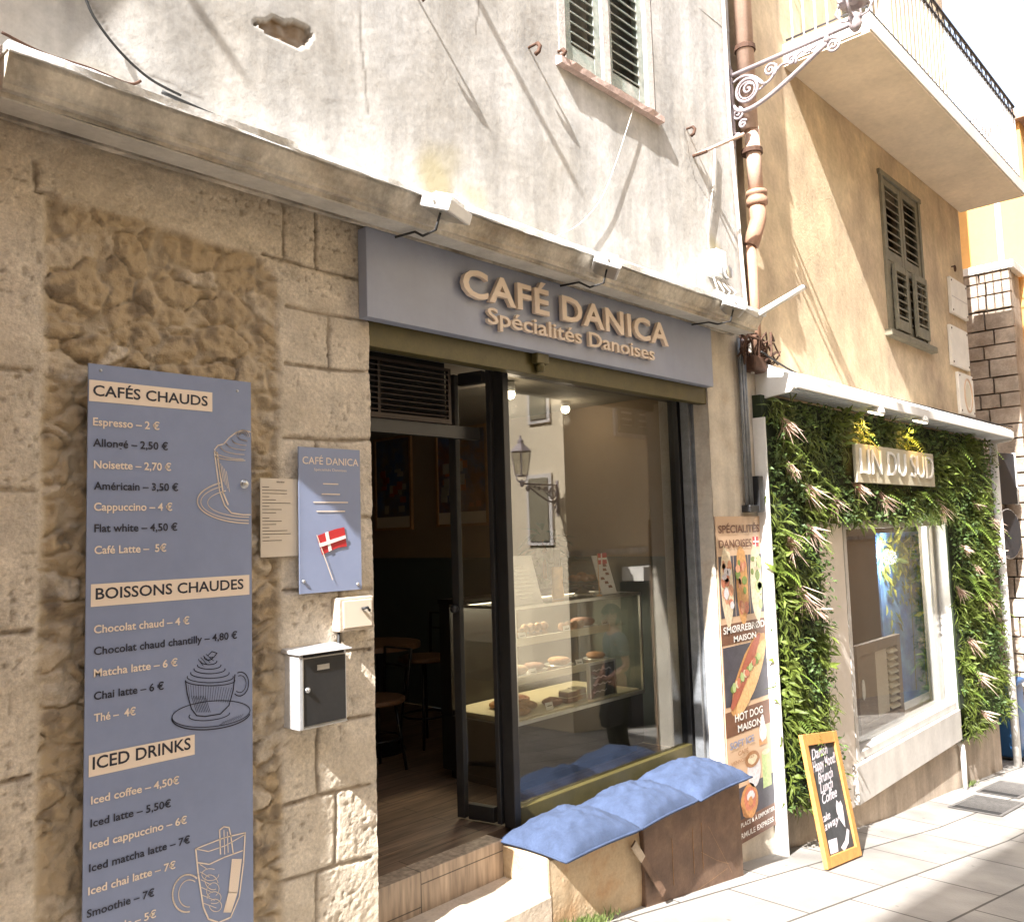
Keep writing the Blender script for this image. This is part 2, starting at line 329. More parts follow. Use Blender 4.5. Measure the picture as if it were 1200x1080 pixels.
# ------------------------------------------------------------------ ground
def paving():
    M = bpy.data.materials.new('stone paving'); M.use_nodes = True; n = M.node_tree.nodes; l = M.node_tree.links
    p = n['Principled BSDF']; p.inputs['Roughness'].default_value = .8
    tc = n.new('ShaderNodeTexCoord'); mp = n.new('ShaderNodeMapping'); mp.inputs['Rotation'].default_value = (0, 0, R(3)); l.new(tc.outputs['Object'], mp.inputs[0])
    ns = n.new('ShaderNodeTexNoise'); ns.inputs['Scale'].default_value = 2.2; ns.inputs['Detail'].default_value = 9; l.new(tc.outputs['Object'], ns.inputs[0])
    br = n.new('ShaderNodeTexBrick'); br.inputs['Scale'].default_value = 1; br.inputs['Brick Width'].default_value = .95; br.inputs['Row Height'].default_value = .52
    br.inputs['Mortar Size'].default_value = .009; br.inputs['Mortar Smooth'].default_value = .3
    br.inputs['Color1'].default_value = (.34,.318,.288,1); br.inputs['Color2'].default_value = (.265,.245,.22,1); br.inputs['Mortar'].default_value = (.085,.075,.063,1)
    l.new(mp.outputs[0], br.inputs[0])
    mr = n.new('ShaderNodeMapRange'); mr.inputs[1].default_value = .3; mr.inputs[2].default_value = .7; mr.inputs[3].default_value = .72; mr.inputs[4].default_value = 1.22; l.new(ns.outputs[0], mr.inputs[0])
    mx = n.new('ShaderNodeMix'); mx.data_type = 'RGBA'; mx.blend_type = 'MULTIPLY'; mx.inputs[0].default_value = 1; l.new(br.outputs[0], mx.inputs[6]); l.new(mr.outputs[0], mx.inputs[7]); vo = n.new('ShaderNodeTexVoronoi'); vo.inputs['Scale'].default_value = 4.5; l.new(tc.outputs['Object'], vo.inputs[0]); m3 = n.new('ShaderNodeMapRange'); m3.inputs[1].default_value = .035; m3.inputs[2].default_value = .075; m3.inputs[3].default_value = .55; m3.inputs[4].default_value = 1; l.new(vo.outputs['Distance'], m3.inputs[0])
    m4 = n.new('ShaderNodeMix'); m4.data_type = 'RGBA'; m4.blend_type = 'MULTIPLY'; m4.inputs[0].default_value = 1; l.new(mx.outputs[2], m4.inputs[6]); l.new(m3.outputs[0], m4.inputs[7]); l.new(m4.outputs[2], p.inputs['Base Color'])
    n2 = n.new('ShaderNodeTexNoise'); n2.inputs['Scale'].default_value = 60; n2.inputs['Detail'].default_value = 6; l.new(tc.outputs['Object'], n2.inputs[0])
    ad = n.new('ShaderNodeMath'); ad.operation = 'MULTIPLY_ADD'; ad.inputs[1].default_value = -1.6; l.new(br.outputs['Fac'], ad.inputs[0]); l.new(n2.outputs[0], ad.inputs[2])
    b = n.new('ShaderNodeBump'); b.inputs['Strength'].default_value = .5; b.inputs['Distance'].default_value = .008; l.new(ad.outputs[0], b.inputs['Height']); l.new(b.outputs[0], p.inputs['Normal'])
    return M
K['paving'] = paving()
g = MB(); xs = [-30,-15,-8,-4,-2,0,2,4,6,7,8,9,10,12,14,18,25,40,80]; ys = [-40,-20,-10,-5,-3,-2,-1,0,.3]
for x in xs:
    for y in ys: g.v.append((x, y, gz(x) + (.003*noise.noise((x*.9, y*.9, 0)))))
for i in range(len(xs)-1):
    for j in range(len(ys)-1):
        a = i*len(ys)+j; g.f.append((a, a+len(ys), a+len(ys)+1, a+1))
st = g.build('street', K['paving']); tag(st, 'pale stone slab street sloping down past the shops', 'street', kind='structure')

# ------------------------------------------------------------------ cafe house
cafe = thing('cafe_house', 'cream plastered old house with a small cafe on its ground floor', 'building', (3, 0, -1.9))
def fnoise(x, z, s, o=4, seed=0): return noise.fractal((x*s, seed, z*s), 1.0, 2.0, o)
def grid(x0, x1, z0, z1, step, fn, skip=None):
    b = MB(); nx = max(1, round((x1-x0)/step)); nz = max(1, round((z1-z0)/step)); b.c = []
    for j in range(nz+1):
        z = z0+(z1-z0)*j/nz
        for i in range(nx+1):
            x = x0+(x1-x0)*i/nx; y, c = fn(x, z); b.v.append((x, y, z)); b.c.append(c)
    for j in range(nz):
        for i in range(nx):
            if skip and skip(x0+(x1-x0)*(i+.5)/nx, z0+(z1-z0)*(j+.5)/nz): continue
            a = j*(nx+1)+i; b.f.append((a, a+1, a+nx+2, a+nx+1))
    return b
def seg_d(x, z, a, b):
    dx, dz = b[0]-a[0], b[1]-a[1]; L = dx*dx+dz*dz; t = max(0, min(1, ((x-a[0])*dx+(z-a[1])*dz)/L)) if L else 0
    return math.hypot(x-a[0]-t*dx, z-a[1]-t*dz)
def inpoly(x, z, P):
    r = False
    for i in range(len(P)):
        a, b = P[i], P[i-1]
        if (a[1] > z) != (b[1] > z) and x < (b[0]-a[0])*(z-a[1])/(b[1]-a[1])+a[0]: r = not r
    return r
sm = lambda a, b, v: (lambda t: t*t*(3-2*t))(max(0., min(1., (v-a)/(b-a))))
# upper plaster
DX = 2.335                                   # right edge of the stone pillar: the doorway
hole = [xz(*p) for p in ((297,27),(322,24),(345,27),(365,40),(361,55),(352,58),(333,52),(312,40))]
cracks = [[xz(*p) for p in q] for q in (((420,0),(423,60),(430,133)),((100,0),(125,40),(165,85),(235,118)),((868,90),(862,150),(866,240)),((800,150),(812,210),(838,250)),((560,0),(556,40)))]
W1 = (xz(652,74)[0]+.01, xz(765,130)[0]+.01, 2.74, 4.45)
algae = [(xz(512,208), .28), (xz(835,290), .14), (xz(545,225), .16)]
def plast(x, z):
    y = -.012 - .005*fnoise(x, z, .8, 3) - .0008*fnoise(x, z, 9, 3, 5)
    h = 0
    if hole[0][0]-.1 < x < hole[3][0]+.1 and inpoly(x+.02*noise.noise((x*20,1,z*20)), z+.02*noise.noise((x*20,7,z*20)), hole): h = 1; y = .010+.016*fnoise(x, z, 14, 3)
    h *= .75+.5*fnoise(x, z, 18, 4, 6)
    h = max(0, min(1, h)); c = 0
    for q in cracks:
        for a, b in zip(q[:-1], q[1:]): 
            d = seg_d(x+.012*noise.noise((x*15,3,z*15)), z, a, b); c = max(c, 1-sm(.002, .009, d))
    y += c*.0008
    al = 0
    for (p, r) in algae: al = max(al, .8*(1-sm(.1*r, r, math.hypot(x-p[0], (z-p[1])*1.3)+.18*r*3*noise.noise((x*6,9,z*6)))))
    al = max(al, .35*(1-sm(0, .16, z-1.5+.12*noise.noise((x*3,2,z*3)))))
    return y, (h, al, c*.55*(1-h), 1)
grid(.70, 5.80, 1.44, 3.75, .012, plast, lambda x, z: W1[0] < x < W1[1] and W1[2] < z).build('plaster_wall', K['plaster'], cafe, smooth=True)
up = MB().wall(.70, 5.80, 3.75, 10.5, -.012, .25, [(W1[0], W1[1], 3.7, W1[3]), (1.3, 2.3, 4.0, 5.6), (W1[0], W1[1], 6.4, 8.2), (1.3, 2.3, 6.4, 8.2)])
up.box(1.3, 2.3, .1, .2, 4.0, 5.6).box(W1[0], W1[1], .1, .2, 6.4, 8.2).box(1.3, 2.3, .1, .2, 6.4, 8.2).box(.7, 5.8, .25, 7, 10.2, 10.5).box(5.6, 5.8, .26, 7, 1.5, 10.2).box(.7, .9, .26, 7, 1.5, 10.2).box(.9, 5.6, 6.8, 7, 1.5, 10.2).box(W1[0]-.1, W1[1]+.1, .2, .24, 2.6, 4.6)
up.build('upper_wall', K['plaster'], cafe)
# stone ground floor wall
RX0, RX1, RT = xz(43,600)[0], xz(331,600)[0], [xz(40,218), xz(310,297)]
def joint(*q): return [xz(*p) for p in q]
JJ = [joint((333,243),(333,300)), joint((370,250),(371,314)), joint((308,298),(434,332)), joint((41,190),(41,222)), joint((41,222),(70,228)), joint((335,359),(434,377)), joint((386,372),(386,433)),
      joint((335,426),(434,437)), joint((386,250),(386,250)), joint((333,512),(436,516)), joint((335,606),(436,606)), joint((395,606),(395,690)), joint((333,690),(434,690)), joint((372,516),(372,606)), joint((330,765),(434,760)),
      joint((398,690),(398,760)), joint((330,851),(434,838)), joint((373,853),(373,932)), joint((328,943),(434,918)), joint((393,930),(393,1012)), joint((326,1032),(434,1003)), joint((372,1020),(371,1090)),
      joint((0,432),(34,434)), joint((0,575),(40,576)), joint((0,740),(36,738)), joint((0,915),(34,908))]
def stone(x, z):
    wx = x+.012*noise.noise((x*4,0,z*4)); wz = z+.012*noise.noise((x*4,5,z*4))
    # how deep inside the rubble panel
    top = RT[0][1]+(RT[1][1]-RT[0][1])*(x-RT[0][0])/(RT[1][0]-RT[0][0])
    e = min(wx-RX0, RX1-wx, top-wz)
    cx, cz = RX1-.16, top-.16
    if x > cx and z > cz: e = min(e, .16-math.hypot(wx-cx, wz-cz))
    rub = sm(-.005, .035, e)
    jd = 0
    for q in JJ:
        d = seg_d(wx, wz, q[0], q[1]); jd = max(jd, 1-sm(.003, .011, d+.004*noise.noise((x*30,2,z*30))))
    pit = sm(.22, .5, noise.noise((x*48,1,z*48))) * sm(-.15, .25, noise.noise((x*5,4,z*5))+(.35 if x < 1.0 else 0))
    ya = .010*jd + .005*pit - .005*fnoise(x, z, 8, 4, 3) - .003*fnoise(x, z, 45, 3, 8)
    ca = (0, min(1, .75*jd+.55*pit), .35*sm(-.2, .5, fnoise(x, z, 3, 3, 11)))
    if rub <= 0: return ya, (*ca, 1)
    q = Vector((x*6.6+.5*noise.noise((x*3,1,z*3)), 3, z*10.5+.7*noise.noise((x*3.3,6,z*3.3))))
    q = q+Vector((.25*noise.noise((x*14,2,z*14)),0,.25*noise.noise((x*14,8,z*14)))); d, pts = noise.voronoi(q); gap = d[1]-d[0]; cell = noise.cell(pts[0]*7.31)
    stn = sm(.02, .13, gap)
    rg_ = 1-abs(noise.noise((x*22,3,z*26)))*2; yr = .022 - .016*stn*(.1+1.1*abs(cell)) - .009*fnoise(x, z, 9, 6, 2) - .009*fnoise(x, z, 34, 4, 4) - .007*max(0,rg_)*stn + .010*sm(.25,.6,noise.noise((x*17,8,z*20)))
    tn = abs(noise.cell(pts[0]*3.17+Vector((5,5,5))))
    cr = (1-.85*tn*stn*sm(.1,.5,cell+.35)*(.6+.4*sm(-.3,.3,fnoise(x,z,12,3,31))), .55*(1-sm(.0, .10, gap))*sm(-.1, .3, fnoise(x, z, 4, 2, 9)) + .75*sm(.12, .5, -fnoise(x, z, 11, 5, 21))*(1-.5*tn) + .5*sm(.2,.5,fnoise(x, z, 3.2, 3, 27)), .5*(1-stn))
    return ya*(1-rub)+yr*rub, (rub*cr[0], ca[1]*(1-rub)+rub*min(1,cr[1]), ca[2]*(1-rub)+rub*cr[2], 1)
sw = grid(.68, DX, -2.1, 1.46, .0085, stone)
sw.build('stone_wall', K['stone'], cafe, smooth=True)
MB().box(.68, DX, .07, .45, -2.2, 1.46).box(DX-.02, DX+.001, .012, .3, -2.2, 1.4).build('stone_reveal', K['stone'], cafe)
# pier between the two shops
def pierf(x, z):
    j = 0
    for zz in (.62, -.0, .36):
        j = max(j, (1-sm(.002, .008, abs(z-zz+.01*noise.noise((x*9,1,z*9)))))*.7)
    s = sm(.15, .5, noise.noise((x*34,2,z*34)))*sm(.0, .35, noise.noise((x*5,3,z*4)))
    return .004*j-.004*fnoise(x, z, 7), (0, 0, 0, 1)
pb = grid(5.225, 5.97, -2.6, 1.46, .02, pierf); pb.build('pier', K['pier'], cafe, smooth=True)
MB().box(5.2255, 5.97, .03, .4, -2.6, 1.46).box(5.2251, 5.24, .004, .12, -2.4, .96).build('pier_core', K['pier'], cafe)
# lintel zone over the shop opening, behind the fascia sign
MB().box(DX-.01, 5.24, .02, .4, .985, 1.46).build('lintel', K['pier'], cafe)
MB().box(DX+.003, 5.222, .01, .075, .85, .99).box(DX+.003, 5.222, .075, .12, .90, .97).build('shutter_box', K['olive'], cafe, bevel=.004)
MB().box(DX+.003, 5.222, .12, .40, .935, .985).build('opening_soffit', K['soffit'], cafe)
lamp_ = MB(); p = at(632,452,.0); lamp_.box(p.x-.05, p.x+.05, -.035, .008, .905, .965); lamp_.lathe([(.02,0),(.028,.03),(.02,.05)], (p.x, -.01, .862)); lamp_.build('shutter_lock', K['olive'], cafe, bevel=.006)
# cornice
def ext(profile, x0, x1, step, name, m, jit=0., seed=0):
    b = MB(); n = max(1, round((x1-x0)/step)); k = len(profile)
    for i in range(n+1):
        x = x0+(x1-x0)*i/n
        for j, (y, z) in enumerate(profile):
            b.v.append((x, y+jit*noise.noise((x*2.2, j*.7+seed, 0))+.5*jit*noise.noise((x*11, j*.9+seed, 3)), z+jit*noise.noise((x*1.5, 9, j*.5+seed))+.4*jit*noise.noise((x*14, 9, j+seed))))
    for i in range(n):
        for j in range(k): b.f.append((i*k+j, i*k+(j+1)%k, (i+1)*k+(j+1)%k, (i+1)*k+j)[::-1])
    b.f.append(tuple(range(k))); b.f.append(tuple(range(n*k, n*k+k))[::-1])
    return b.build(name, m, cafe)
CX0, CX1 = .80, 5.52
ext([(.0,1.385),(-.035,1.382),(-.037,1.362),(-.07,1.358),(-.072,1.378),(-.092,1.378),(-.094,1.362),(-.225,1.350),(-.228,1.364),(-.246,1.366),(-.249,1.385),(-.262,1.395),(-.295,1.445),(-.30,1.468),(-.03,1.478),(0,1.478)], CX0, CX1, .04, 'cornice', K['cornice'], .0045)
ext([(-.02,1.474),(-.303,1.466),(-.312,1.448),(-.318,1.450),(-.316,1.478),(-.30,1.486),(-.10,1.510),(-.02,1.525)], CX0-.005, CX1+.005, .03, 'cornice_flashing', K['zinc'], .010, 40)
ext([(-.096,1.3635),(-.16,1.3585),(-.223,1.3495),(-.223,1.3445),(-.16,1.352),(-.096,1.3575)], CX0+.004, CX1-.004, .05, 'cornice_soffit', K['soffit'], .002)

# doorway, door, shop window
MB().box(DX, 3.279, .185, .30, -1.77, -1.545).build('door_riser', K['riser'], cafe, bevel=.003)
sb = MB(); xs = [DX+.002+(3.278-DX)*i/14 for i in range(15)]
for i, x in enumerate(xs):
    j = .010*noise.noise((x*6, 0, 0)); sb.v += [(x, .1845, -2.2), (x, -.13+j, -2.2), (x, -.13+j*.6, -1.752), (x, -.118+j, -1.735), (x, .1845, -1.728)]
for i in range(14):
    for k in range(5): sb.f.append((i*5+k, (i+1)*5+k, (i+1)*5+(k+1)%5, i*5+(k+1)%5))
sb.f += [(4,3,2,1,0), (70,71,72,73,74)]
sb.build('doorstep', K['step'], cafe)
MB().box(DX, 5.38, .301, 7, -1.6, -1.545).build('interior_floor', K['floor'], cafe)
SX = 5.40
MB().box(SX, SX+.1, .32, 7, -.19, 1.0).box(DX-.2, DX-.1, .46, 7, -1.54, 1.0).box(DX-.1, SX, 6.9, 7, -1.54, 1.0).build('interior_wall', K['roomwall'], cafe)
MB().box(SX-.012, SX+.1, .40, 6.89, -1.544, -.205).box(SX-.02, SX+.1, .32, 6.89, -.203, -.188).build('wainscot', K['wainscot'], cafe)
MB().box(DX-.1, SX, .41, 7, .99, 1.05).build('interior_ceiling', K['ceiling'], cafe)
FY = .25
fr = MB()
fr.box(3.415, 3.462, FY-.03, FY+.05, -1.544, .935)           # post between door and window
fr.box(5.18, 5.30, FY-.03, FY+.05, -1.544, .935)
fr.box(3.463, 5.179, FY-.03, FY+.05, .895, .934)
fr.box(DX+.002, 3.414, FY-.02, FY+.04, .905, .934)
fr.box(DX+.002, DX+.045, FY-.02, FY+.04, -1.544, .904)
win = fr.build('shop_window', K['frame'], cafe, bevel=.004)
MB().box(3.463, 5.179, FY-.03, FY+.04, -1.546, -1.44).build('bottom_rail', K['olive'], win, bevel=.004)
MB().box(3.463, 5.179, FY+.004, FY+.010, -1.438, .893).build('glass', K['glass'], win)
MB().box(5.224, 5.33, .115, .21, -1.546, .934).box(5.19, 5.222, .14, .205, -1.546, .934).build('shutter_guide', K['greyguide'], cafe, bevel=.004)
# folding door leaf
hg = Vector((3.42, .31, 0)); fe = Vector((3.37, .57, 0)); dv = (fe-hg).normalized(); nv = Vector((-dv.y, dv.x, 0)); LW = (fe-hg).length
dl = MB(); zc = (-1.53+.92)/2; hz = (.92+1.53)/2
dl.obox(fe+Vector((0,0,zc)), dv*.025, nv*.020, (0,0,hz)); dl.obox(hg+dv*.014+Vector((0,0,zc)), dv*.014, nv*.020, (0,0,hz))
dl.obox((hg+fe)/2+Vector((0,0,-1.49)), dv*(LW/2-.05), nv*.02, (0,0,.04)); dl.obox((hg+fe)/2+Vector((0,0,.885)), dv*(LW/2-.05), nv*.02, (0,0,.035))
door = dl.build('door', K['frame'], cafe, bevel=.003)
MB().obox((hg+fe)/2+Vector((0,0,zc)), dv*(LW/2-.04), nv*.004, (0,0,hz-.09)).build('glass', K['glass'], door)
MB().lathe([(.02,0),(.024,.02),(.012,.035)], fe+nv*.022+Vector((0,0,-.4)), 12, nv).build('handle', K['frame'], door, smooth=True)
# louvred grille above the door
gr = MB(); gx0, gx1, gz0, gz1 = DX+.06, 3.16, .60, .90; GY = .36
gr.box(gx0, gx1, GY, GY+.02, gz1-.015, gz1).box(gx0, gx1, GY, GY+.02, gz0, gz0+.025).box(gx0, gx0+.02, GY, GY+.02, gz0+.025, gz1-.015).box(gx1-.02, gx1, GY, GY+.02, gz0+.025, gz1-.015).box(gx0+.27, gx0+.285, GY, GY+.02, gz0+.025, gz1-.015)
for k in range(9):
    z = gz0+.045+k*.028; gr.obox(((gx0+gx1)/2, GY+.012, z), ((gx1-gx0)/2-.02, 0, 0), (0, .016, .007), (0, -.0012, .0025))
gr.build('ventilation_grille', K['grille'], cafe); MB().box(gx0, gx1, GY+.05, GY+.08, gz0, .985).build('grille_backing', K['dark'], cafe)
MB().box(DX, 3.39, GY+.02, GY+.06, .53, .598).build('transom_bar', K['frame'], cafe)

# upstairs window with louvred shutters
def louvre(x0, x1, z0, z1, y, m, parent, name='shutter', rails=(), st=.06, pitch=.062, tilt=.6):
    b = MB(); yb = y+.035
    b.box(x0, x0+st, y, yb, z0, z1).box(x1-st, x1, y, yb, z0, z1)
    zs = [z0, *rails, z1]; rh = .07
    b.box(x0+st, x1-st, y+.002, yb-.002, z0, z0+rh*1.6).box(x0+st, x1-st, y+.002, yb-.002, z1-rh, z1)
    for r in rails: b.box(x0+st, x1-st, y+.002, yb-.002, r-rh*.7, r+rh*.7)
    lo = [z0+rh*1.6]+[r+rh*.7 for r in rails]; hi = [r-rh*.7 for r in rails]+[z1-rh]
    for a, c in zip(lo, hi):
        n = max(1, int((c-a)/pitch))
        for k in range(n):
            z = a+(k+.5)*(c-a)/n; b.obox(((x0+x1)/2, y+.017, z), ((x1-x0)/2-st, 0, 0), (0, .019, pitch*tilt*.45), (0, -.002, .004))
    return b.build(name, m, parent, bevel=.002, seg=1)
cs = MB(); wx0, wx1, wz0 = W1[0], W1[1], W1[2]; mid = (xz(704,60)[0]+xz(716,90)[0])/2
cs.box(wx0, wx0+.07, -.015, .10, wz0, W1[3]).box(wx1-.075, wx1, -.015, .10, wz0, W1[3]).box(wx0+.07, wx1-.075, -.014, .10, W1[3]-.06, W1[3]).box(mid-.05, mid+.025, -.02, .10, wz0, W1[3]-.06)
uw = cs.build('upstairs_window', K['casing'], cafe, bevel=.005)
louvre(wx0+.075, mid-.055, wz0+.01, W1[3]-.07, .0, K['shutter'], uw); louvre(mid+.03, wx1-.08, wz0+.01, W1[3]-.07, .012, K['shutter'], uw)
sl = MB(); n = 16
for i in range(n+1):
    x = wx0-.03+(wx1-wx0+.07)*i/n; j = .006*noise.noise((x*9,0,0)); sl.v += [(x,.05,wz0-.075),(x,-.055+j,wz0-.07+j),(x,-.058-j,wz0-.03+j),(x,.05,wz0+.008)]
for i in range(n):
    for k in range(4): sl.f.append((i*4+k, (i+1)*4+k, (i+1)*4+(k+1)%4, i*4+(k+1)%4))
sl.f += [(3,2,1,0), (n*4,n*4+1,n*4+2,n*4+3)]
sl.build('sill', K['pinksill'], uw)

# ------------------------------------------------------------------ house added on the near side, out of the frame, to shade the cafe wall
nh = thing('added_uphill_house', 'plain tan unseen house added uphill to shade the cafe wall', 'building', (-4, 0, -1))
MB().box(-12, .70, -.278, 8, -2.2, 1.62).build('ground_floor_wall', K['pinkwall'], nh)
MB().prism([(-12,-.14,1.622),(.02,-.14,1.622),(.765,-.14,2.78),(.765,-.14,10),(-12,-.14,10)], (0,.138,0)).box(-12, .69, .0, 8, 1.622, 10).build('upper_wall', K['sandwall'], nh)  # depth and slanted edge shaped for the shade line on the plaster
for x in (-2.2, -5.5):
    f = MB().box(x-.55, x+.55, -.17, -.141, 3.2, 4.9).build('window', K['casing'], nh); louvre(x-.5, x-.01, 3.25, 4.85, -.206, K['shutter2'], f); louvre(x+.01, x+.5, 3.25, 4.85, -.206, K['shutter2'], f)
f = MB().box(-3.4, -2.4, -.31, -.279, -1.1, 1.0).build('door', K['wood'], nh, bevel=.004); MB().lathe([(.02,0),(.03,.03),(.02,.06)], (-2.5,-.311,-.1), 12, (0,-1,0)).build('handle', K['steel'], f, smooth=True)

# ------------------------------------------------------------------ corner house with the linen shop
ch = thing('corner_house', 'ochre corner house with balcony above a linen shop', 'building', (8.8, 0, -2.6))
X2 = 11.65; SH = (8.90, 10.05, 1.93, 3.55); S2 = (7.30, 10.20, -1.97, .02)
MB().wall(5.975, X2, 1.0, 10, .02, .3, [SH, (8.2, 9.6, 4.1, 6.3)]).box(X2-.3, X2, .301, 9, -3.4, 10).box(5.98, 6.2, .301, 9, 1, 10).box(6.2, X2-.3, 8.8, 9, -3, 10).box(5.98, X2, .3, 9, 9.8, 10).build('ochre_wall', K['ochre'], ch)
MB().box(8.2, 9.6, .2, .29, 4.1, 6.3).build('balcony_door', K['shutter2'], ch)
MB().wall(5.975, X2, -3.3, .999, .0, .3, [S2]).build('ground_floor_wall', K['baserender'], ch)
# shopfront
MB().box(6.70, 7.295, -.03, -.001, -2.30, .10).build('shopfront_panel', K['beige'], ch, bevel=.004)
f = MB(); f.box(7.30, 7.36, -.035, .12, -1.97, .06).box(10.02, 10.32, -.05, .10, -1.97, .06).box(7.36, 10.02, -.03, .12, -1.966, -1.90).box(7.36, 10.02, .0, .12, -.04, .02).box(7.20, 10.34, -.07, -.001, -2.28, -1.972).box(9.86, 9.93, .10, .16, -1.90, -.04)
f.box(10.10, 10.13, -.056, -.05, -1.95, .05)
sw2 = f.build('shop_window', K['shopframe'], ch, bevel=.006); MB().box(7.36, 10.02, .075, .081, -1.90, -.04).build('glass', K['shopglass'], sw2)
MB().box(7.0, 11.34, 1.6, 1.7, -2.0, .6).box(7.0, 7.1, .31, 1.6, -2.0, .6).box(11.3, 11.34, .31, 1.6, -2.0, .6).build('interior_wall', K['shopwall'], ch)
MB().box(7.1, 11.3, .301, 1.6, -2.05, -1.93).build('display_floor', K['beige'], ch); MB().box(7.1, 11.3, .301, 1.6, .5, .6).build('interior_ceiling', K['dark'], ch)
# shuttered window
f = MB(); a, b, c, d = SH; f.box(a-.02, a+.04, -.005, .12, c, d).box(b-.04, b+.02, -.005, .12, c, d).box(a-.05, b+.05, -.01, .10, d, d+.05)
w2 = f.build('window', K['shutter2'], ch); md = (a+b)/2; zr = c+(d-c)*.46
louvre(a+.045, md-.005, zr+.005, d-.005, .01, K['shutter2'], w2, st=.07, pitch=.085); louvre(md+.005, b-.045, zr+.005, d-.005, .01, K['shutter2'], w2, st=.07, pitch=.085)
louvre(a+.045, md-.005, c+.01, zr, .01, K['shutter2'], w2, st=.10, pitch=.085); louvre(md+.005, b-.045, c+.01, zr, .01, K['shutter2'], w2, st=.10, pitch=.085)
louvre(a+.13, md-.08, c+.03, zr-.03, -.035, K['shutter2'], w2, 'shutter_flap', st=.045, pitch=.075); louvre(md+.11, b-.08, c+.03, zr-.03, -.05, K['shutter2'], w2, 'shutter_flap', st=.045, pitch=.075)
MB().box(a-.12, b+.14, -.05, .10, c-.07, c-.002).build('sill', K['shutter2'], w2, bevel=.01)
# balcony
BZ, BY, BX0, BX1 = 3.88, -.70, 6.80, 11.72
bl = MB().box(BX0, BX1, BY, .018, BZ, BZ+.02).build('balcony', K['balc'], ch)
MB().box(BX0, BX1, BY-.01, BY+.06, BZ+.021, BZ+.17).box(BX0-.012, BX0+.05, BY+.061, .018, BZ+.021, BZ+.19).box(BX1-.05, BX1+.01, BY+.061, .018, BZ+.021, BZ+.17).box(BX0+.051, BX1-.051, BY+.061, .018, BZ+.021, BZ+.15).build('slab_edge', K['balcwhite'], bl, bevel=.004)
rt = BZ+1.12
q = MB()
for z in (rt, rt-.13): q.tube([(BX0+.03, .0, z), (BX0+.03, BY+.03, z), (BX1-.03, BY+.03, z), (BX1-.03, 0, z)], .016, 6)
q.tube([(BX0+.03, .0, BZ+.24), (BX0+.03, BY+.03, BZ+.24), (BX1-.03, BY+.03, BZ+.24), (BX1-.03, 0, BZ+.24)], .010, 6)
n = 26
for i in range(n):
    x = BX0+.03+(BX1-BX0-.06)*(i+.5)/n; q.tube([(x-.06, BY+.03, rt-.12), (x, BY+.03, rt-.01), (x+.06, BY+.03, rt-.12)], .006, 5)
q.build('handrail', K['rail'], bl)
for i in range(44):
    x = BX0+.05+(BX1-BX0-.1)*i/43; MB().tube([(x, BY+.03, BZ+.165), (x, BY+.03, rt-.12)], .008, 6).build('baluster', K['railwhite'], bl)
for k in range(6):
    for x in (BX0+.03, BX1-.03): MB().tube([(x, BY+.14+k*.1, BZ+.165), (x, BY+.14+k*.1, rt-.12)], .008, 6).build('baluster', K['railwhite'], bl)

# ------------------------------------------------------------------ houses across the street (seen in the shop windows; their shade lies on the street)
def house(name, label, x0, x1, y0, y1, z0, z1, m, wins, side=False):
    h = thing(name, label, 'building', ((x0+x1)/2, y0, z0)); MB().box(x0, x1, y0, y1, z0, z1).build('wall', m, h)
    MB().box(x0-.1, x1+.1, y0+.1, y1-.3, z1, z1+.25).build('eaves', K['terracotta'], h)
    for (x, z, wd, hh, face) in wins:
        if face == 'f':
            f = MB().box(x-wd/2-.06, x+wd/2+.06, y0, y0+.04, z-.06, z+hh+.06).build('window', K['casing'], h)
            louvre(x-wd/2, x-.01, z, z+hh, y0+.045, K['shutter2'], f, pitch=.1); louvre(x+.01, x+wd/2, z, z+hh, y0+.045, K['shutter2'], f, pitch=.1)
        else:
            f = MB().box(x0-.04, x0, x-wd/2-.06, x+wd/2+.06, z-.06, z+hh+.06).build('window', K['casing'], h); MB().box(x0-.06, x0-.041, x-wd/2, x+wd/2, z, z+hh).build('shutter', K['shutter2'], f)
    return h
YA = -4.2
ha = house('tall_house', 'tall sand coloured house across the street uphill', -26, -6, YA, -14, -2.5, 12.95, K['sandwall'], [(x, z, 1, 1.8, 'f') for x in (-8,-12,-16) for z in (1.8,5.2,8.6,11)])
hb = house('set_back_house', 'sand coloured house set back across the small square', -6, 16, -9, -16, -2.9, 9, K['sandwall'], [(x, z, 1, 1.8, 'f') for x in (0,4,8,12.2) for z in (1.6,5)])
hc = house('house_across', 'sand coloured house jutting out across the street with a lantern', 9.4, 30, YA, -8.9, -4.5, 11, K['sandwall'], [(11.1,1.5,.9,1.7,'f'),(14.5,1.5,.9,1.7,'f'),(18,1.5,.9,1.7,'f'),(11.1,5,.9,1.7,'f'),(14.5,5,.9,1.7,'f'),(-4.62,1.65,.3,1.3,'s'),(-4.66,-.1,.36,.9,'s')])
MB().box(9.37, 30, YA, YA+.05, -.33, -.25).build('string_course', K['cornice'], hc)
f = MB().box(10.6, 13.4, YA, YA+.12, -3.9, -.75).build('shopfront', K['signgrey'], hc); MB().box(10.5, 13.5, YA+.12, YA+.5, -.72, -.52).build('awning', K['balcwhite'], hc)

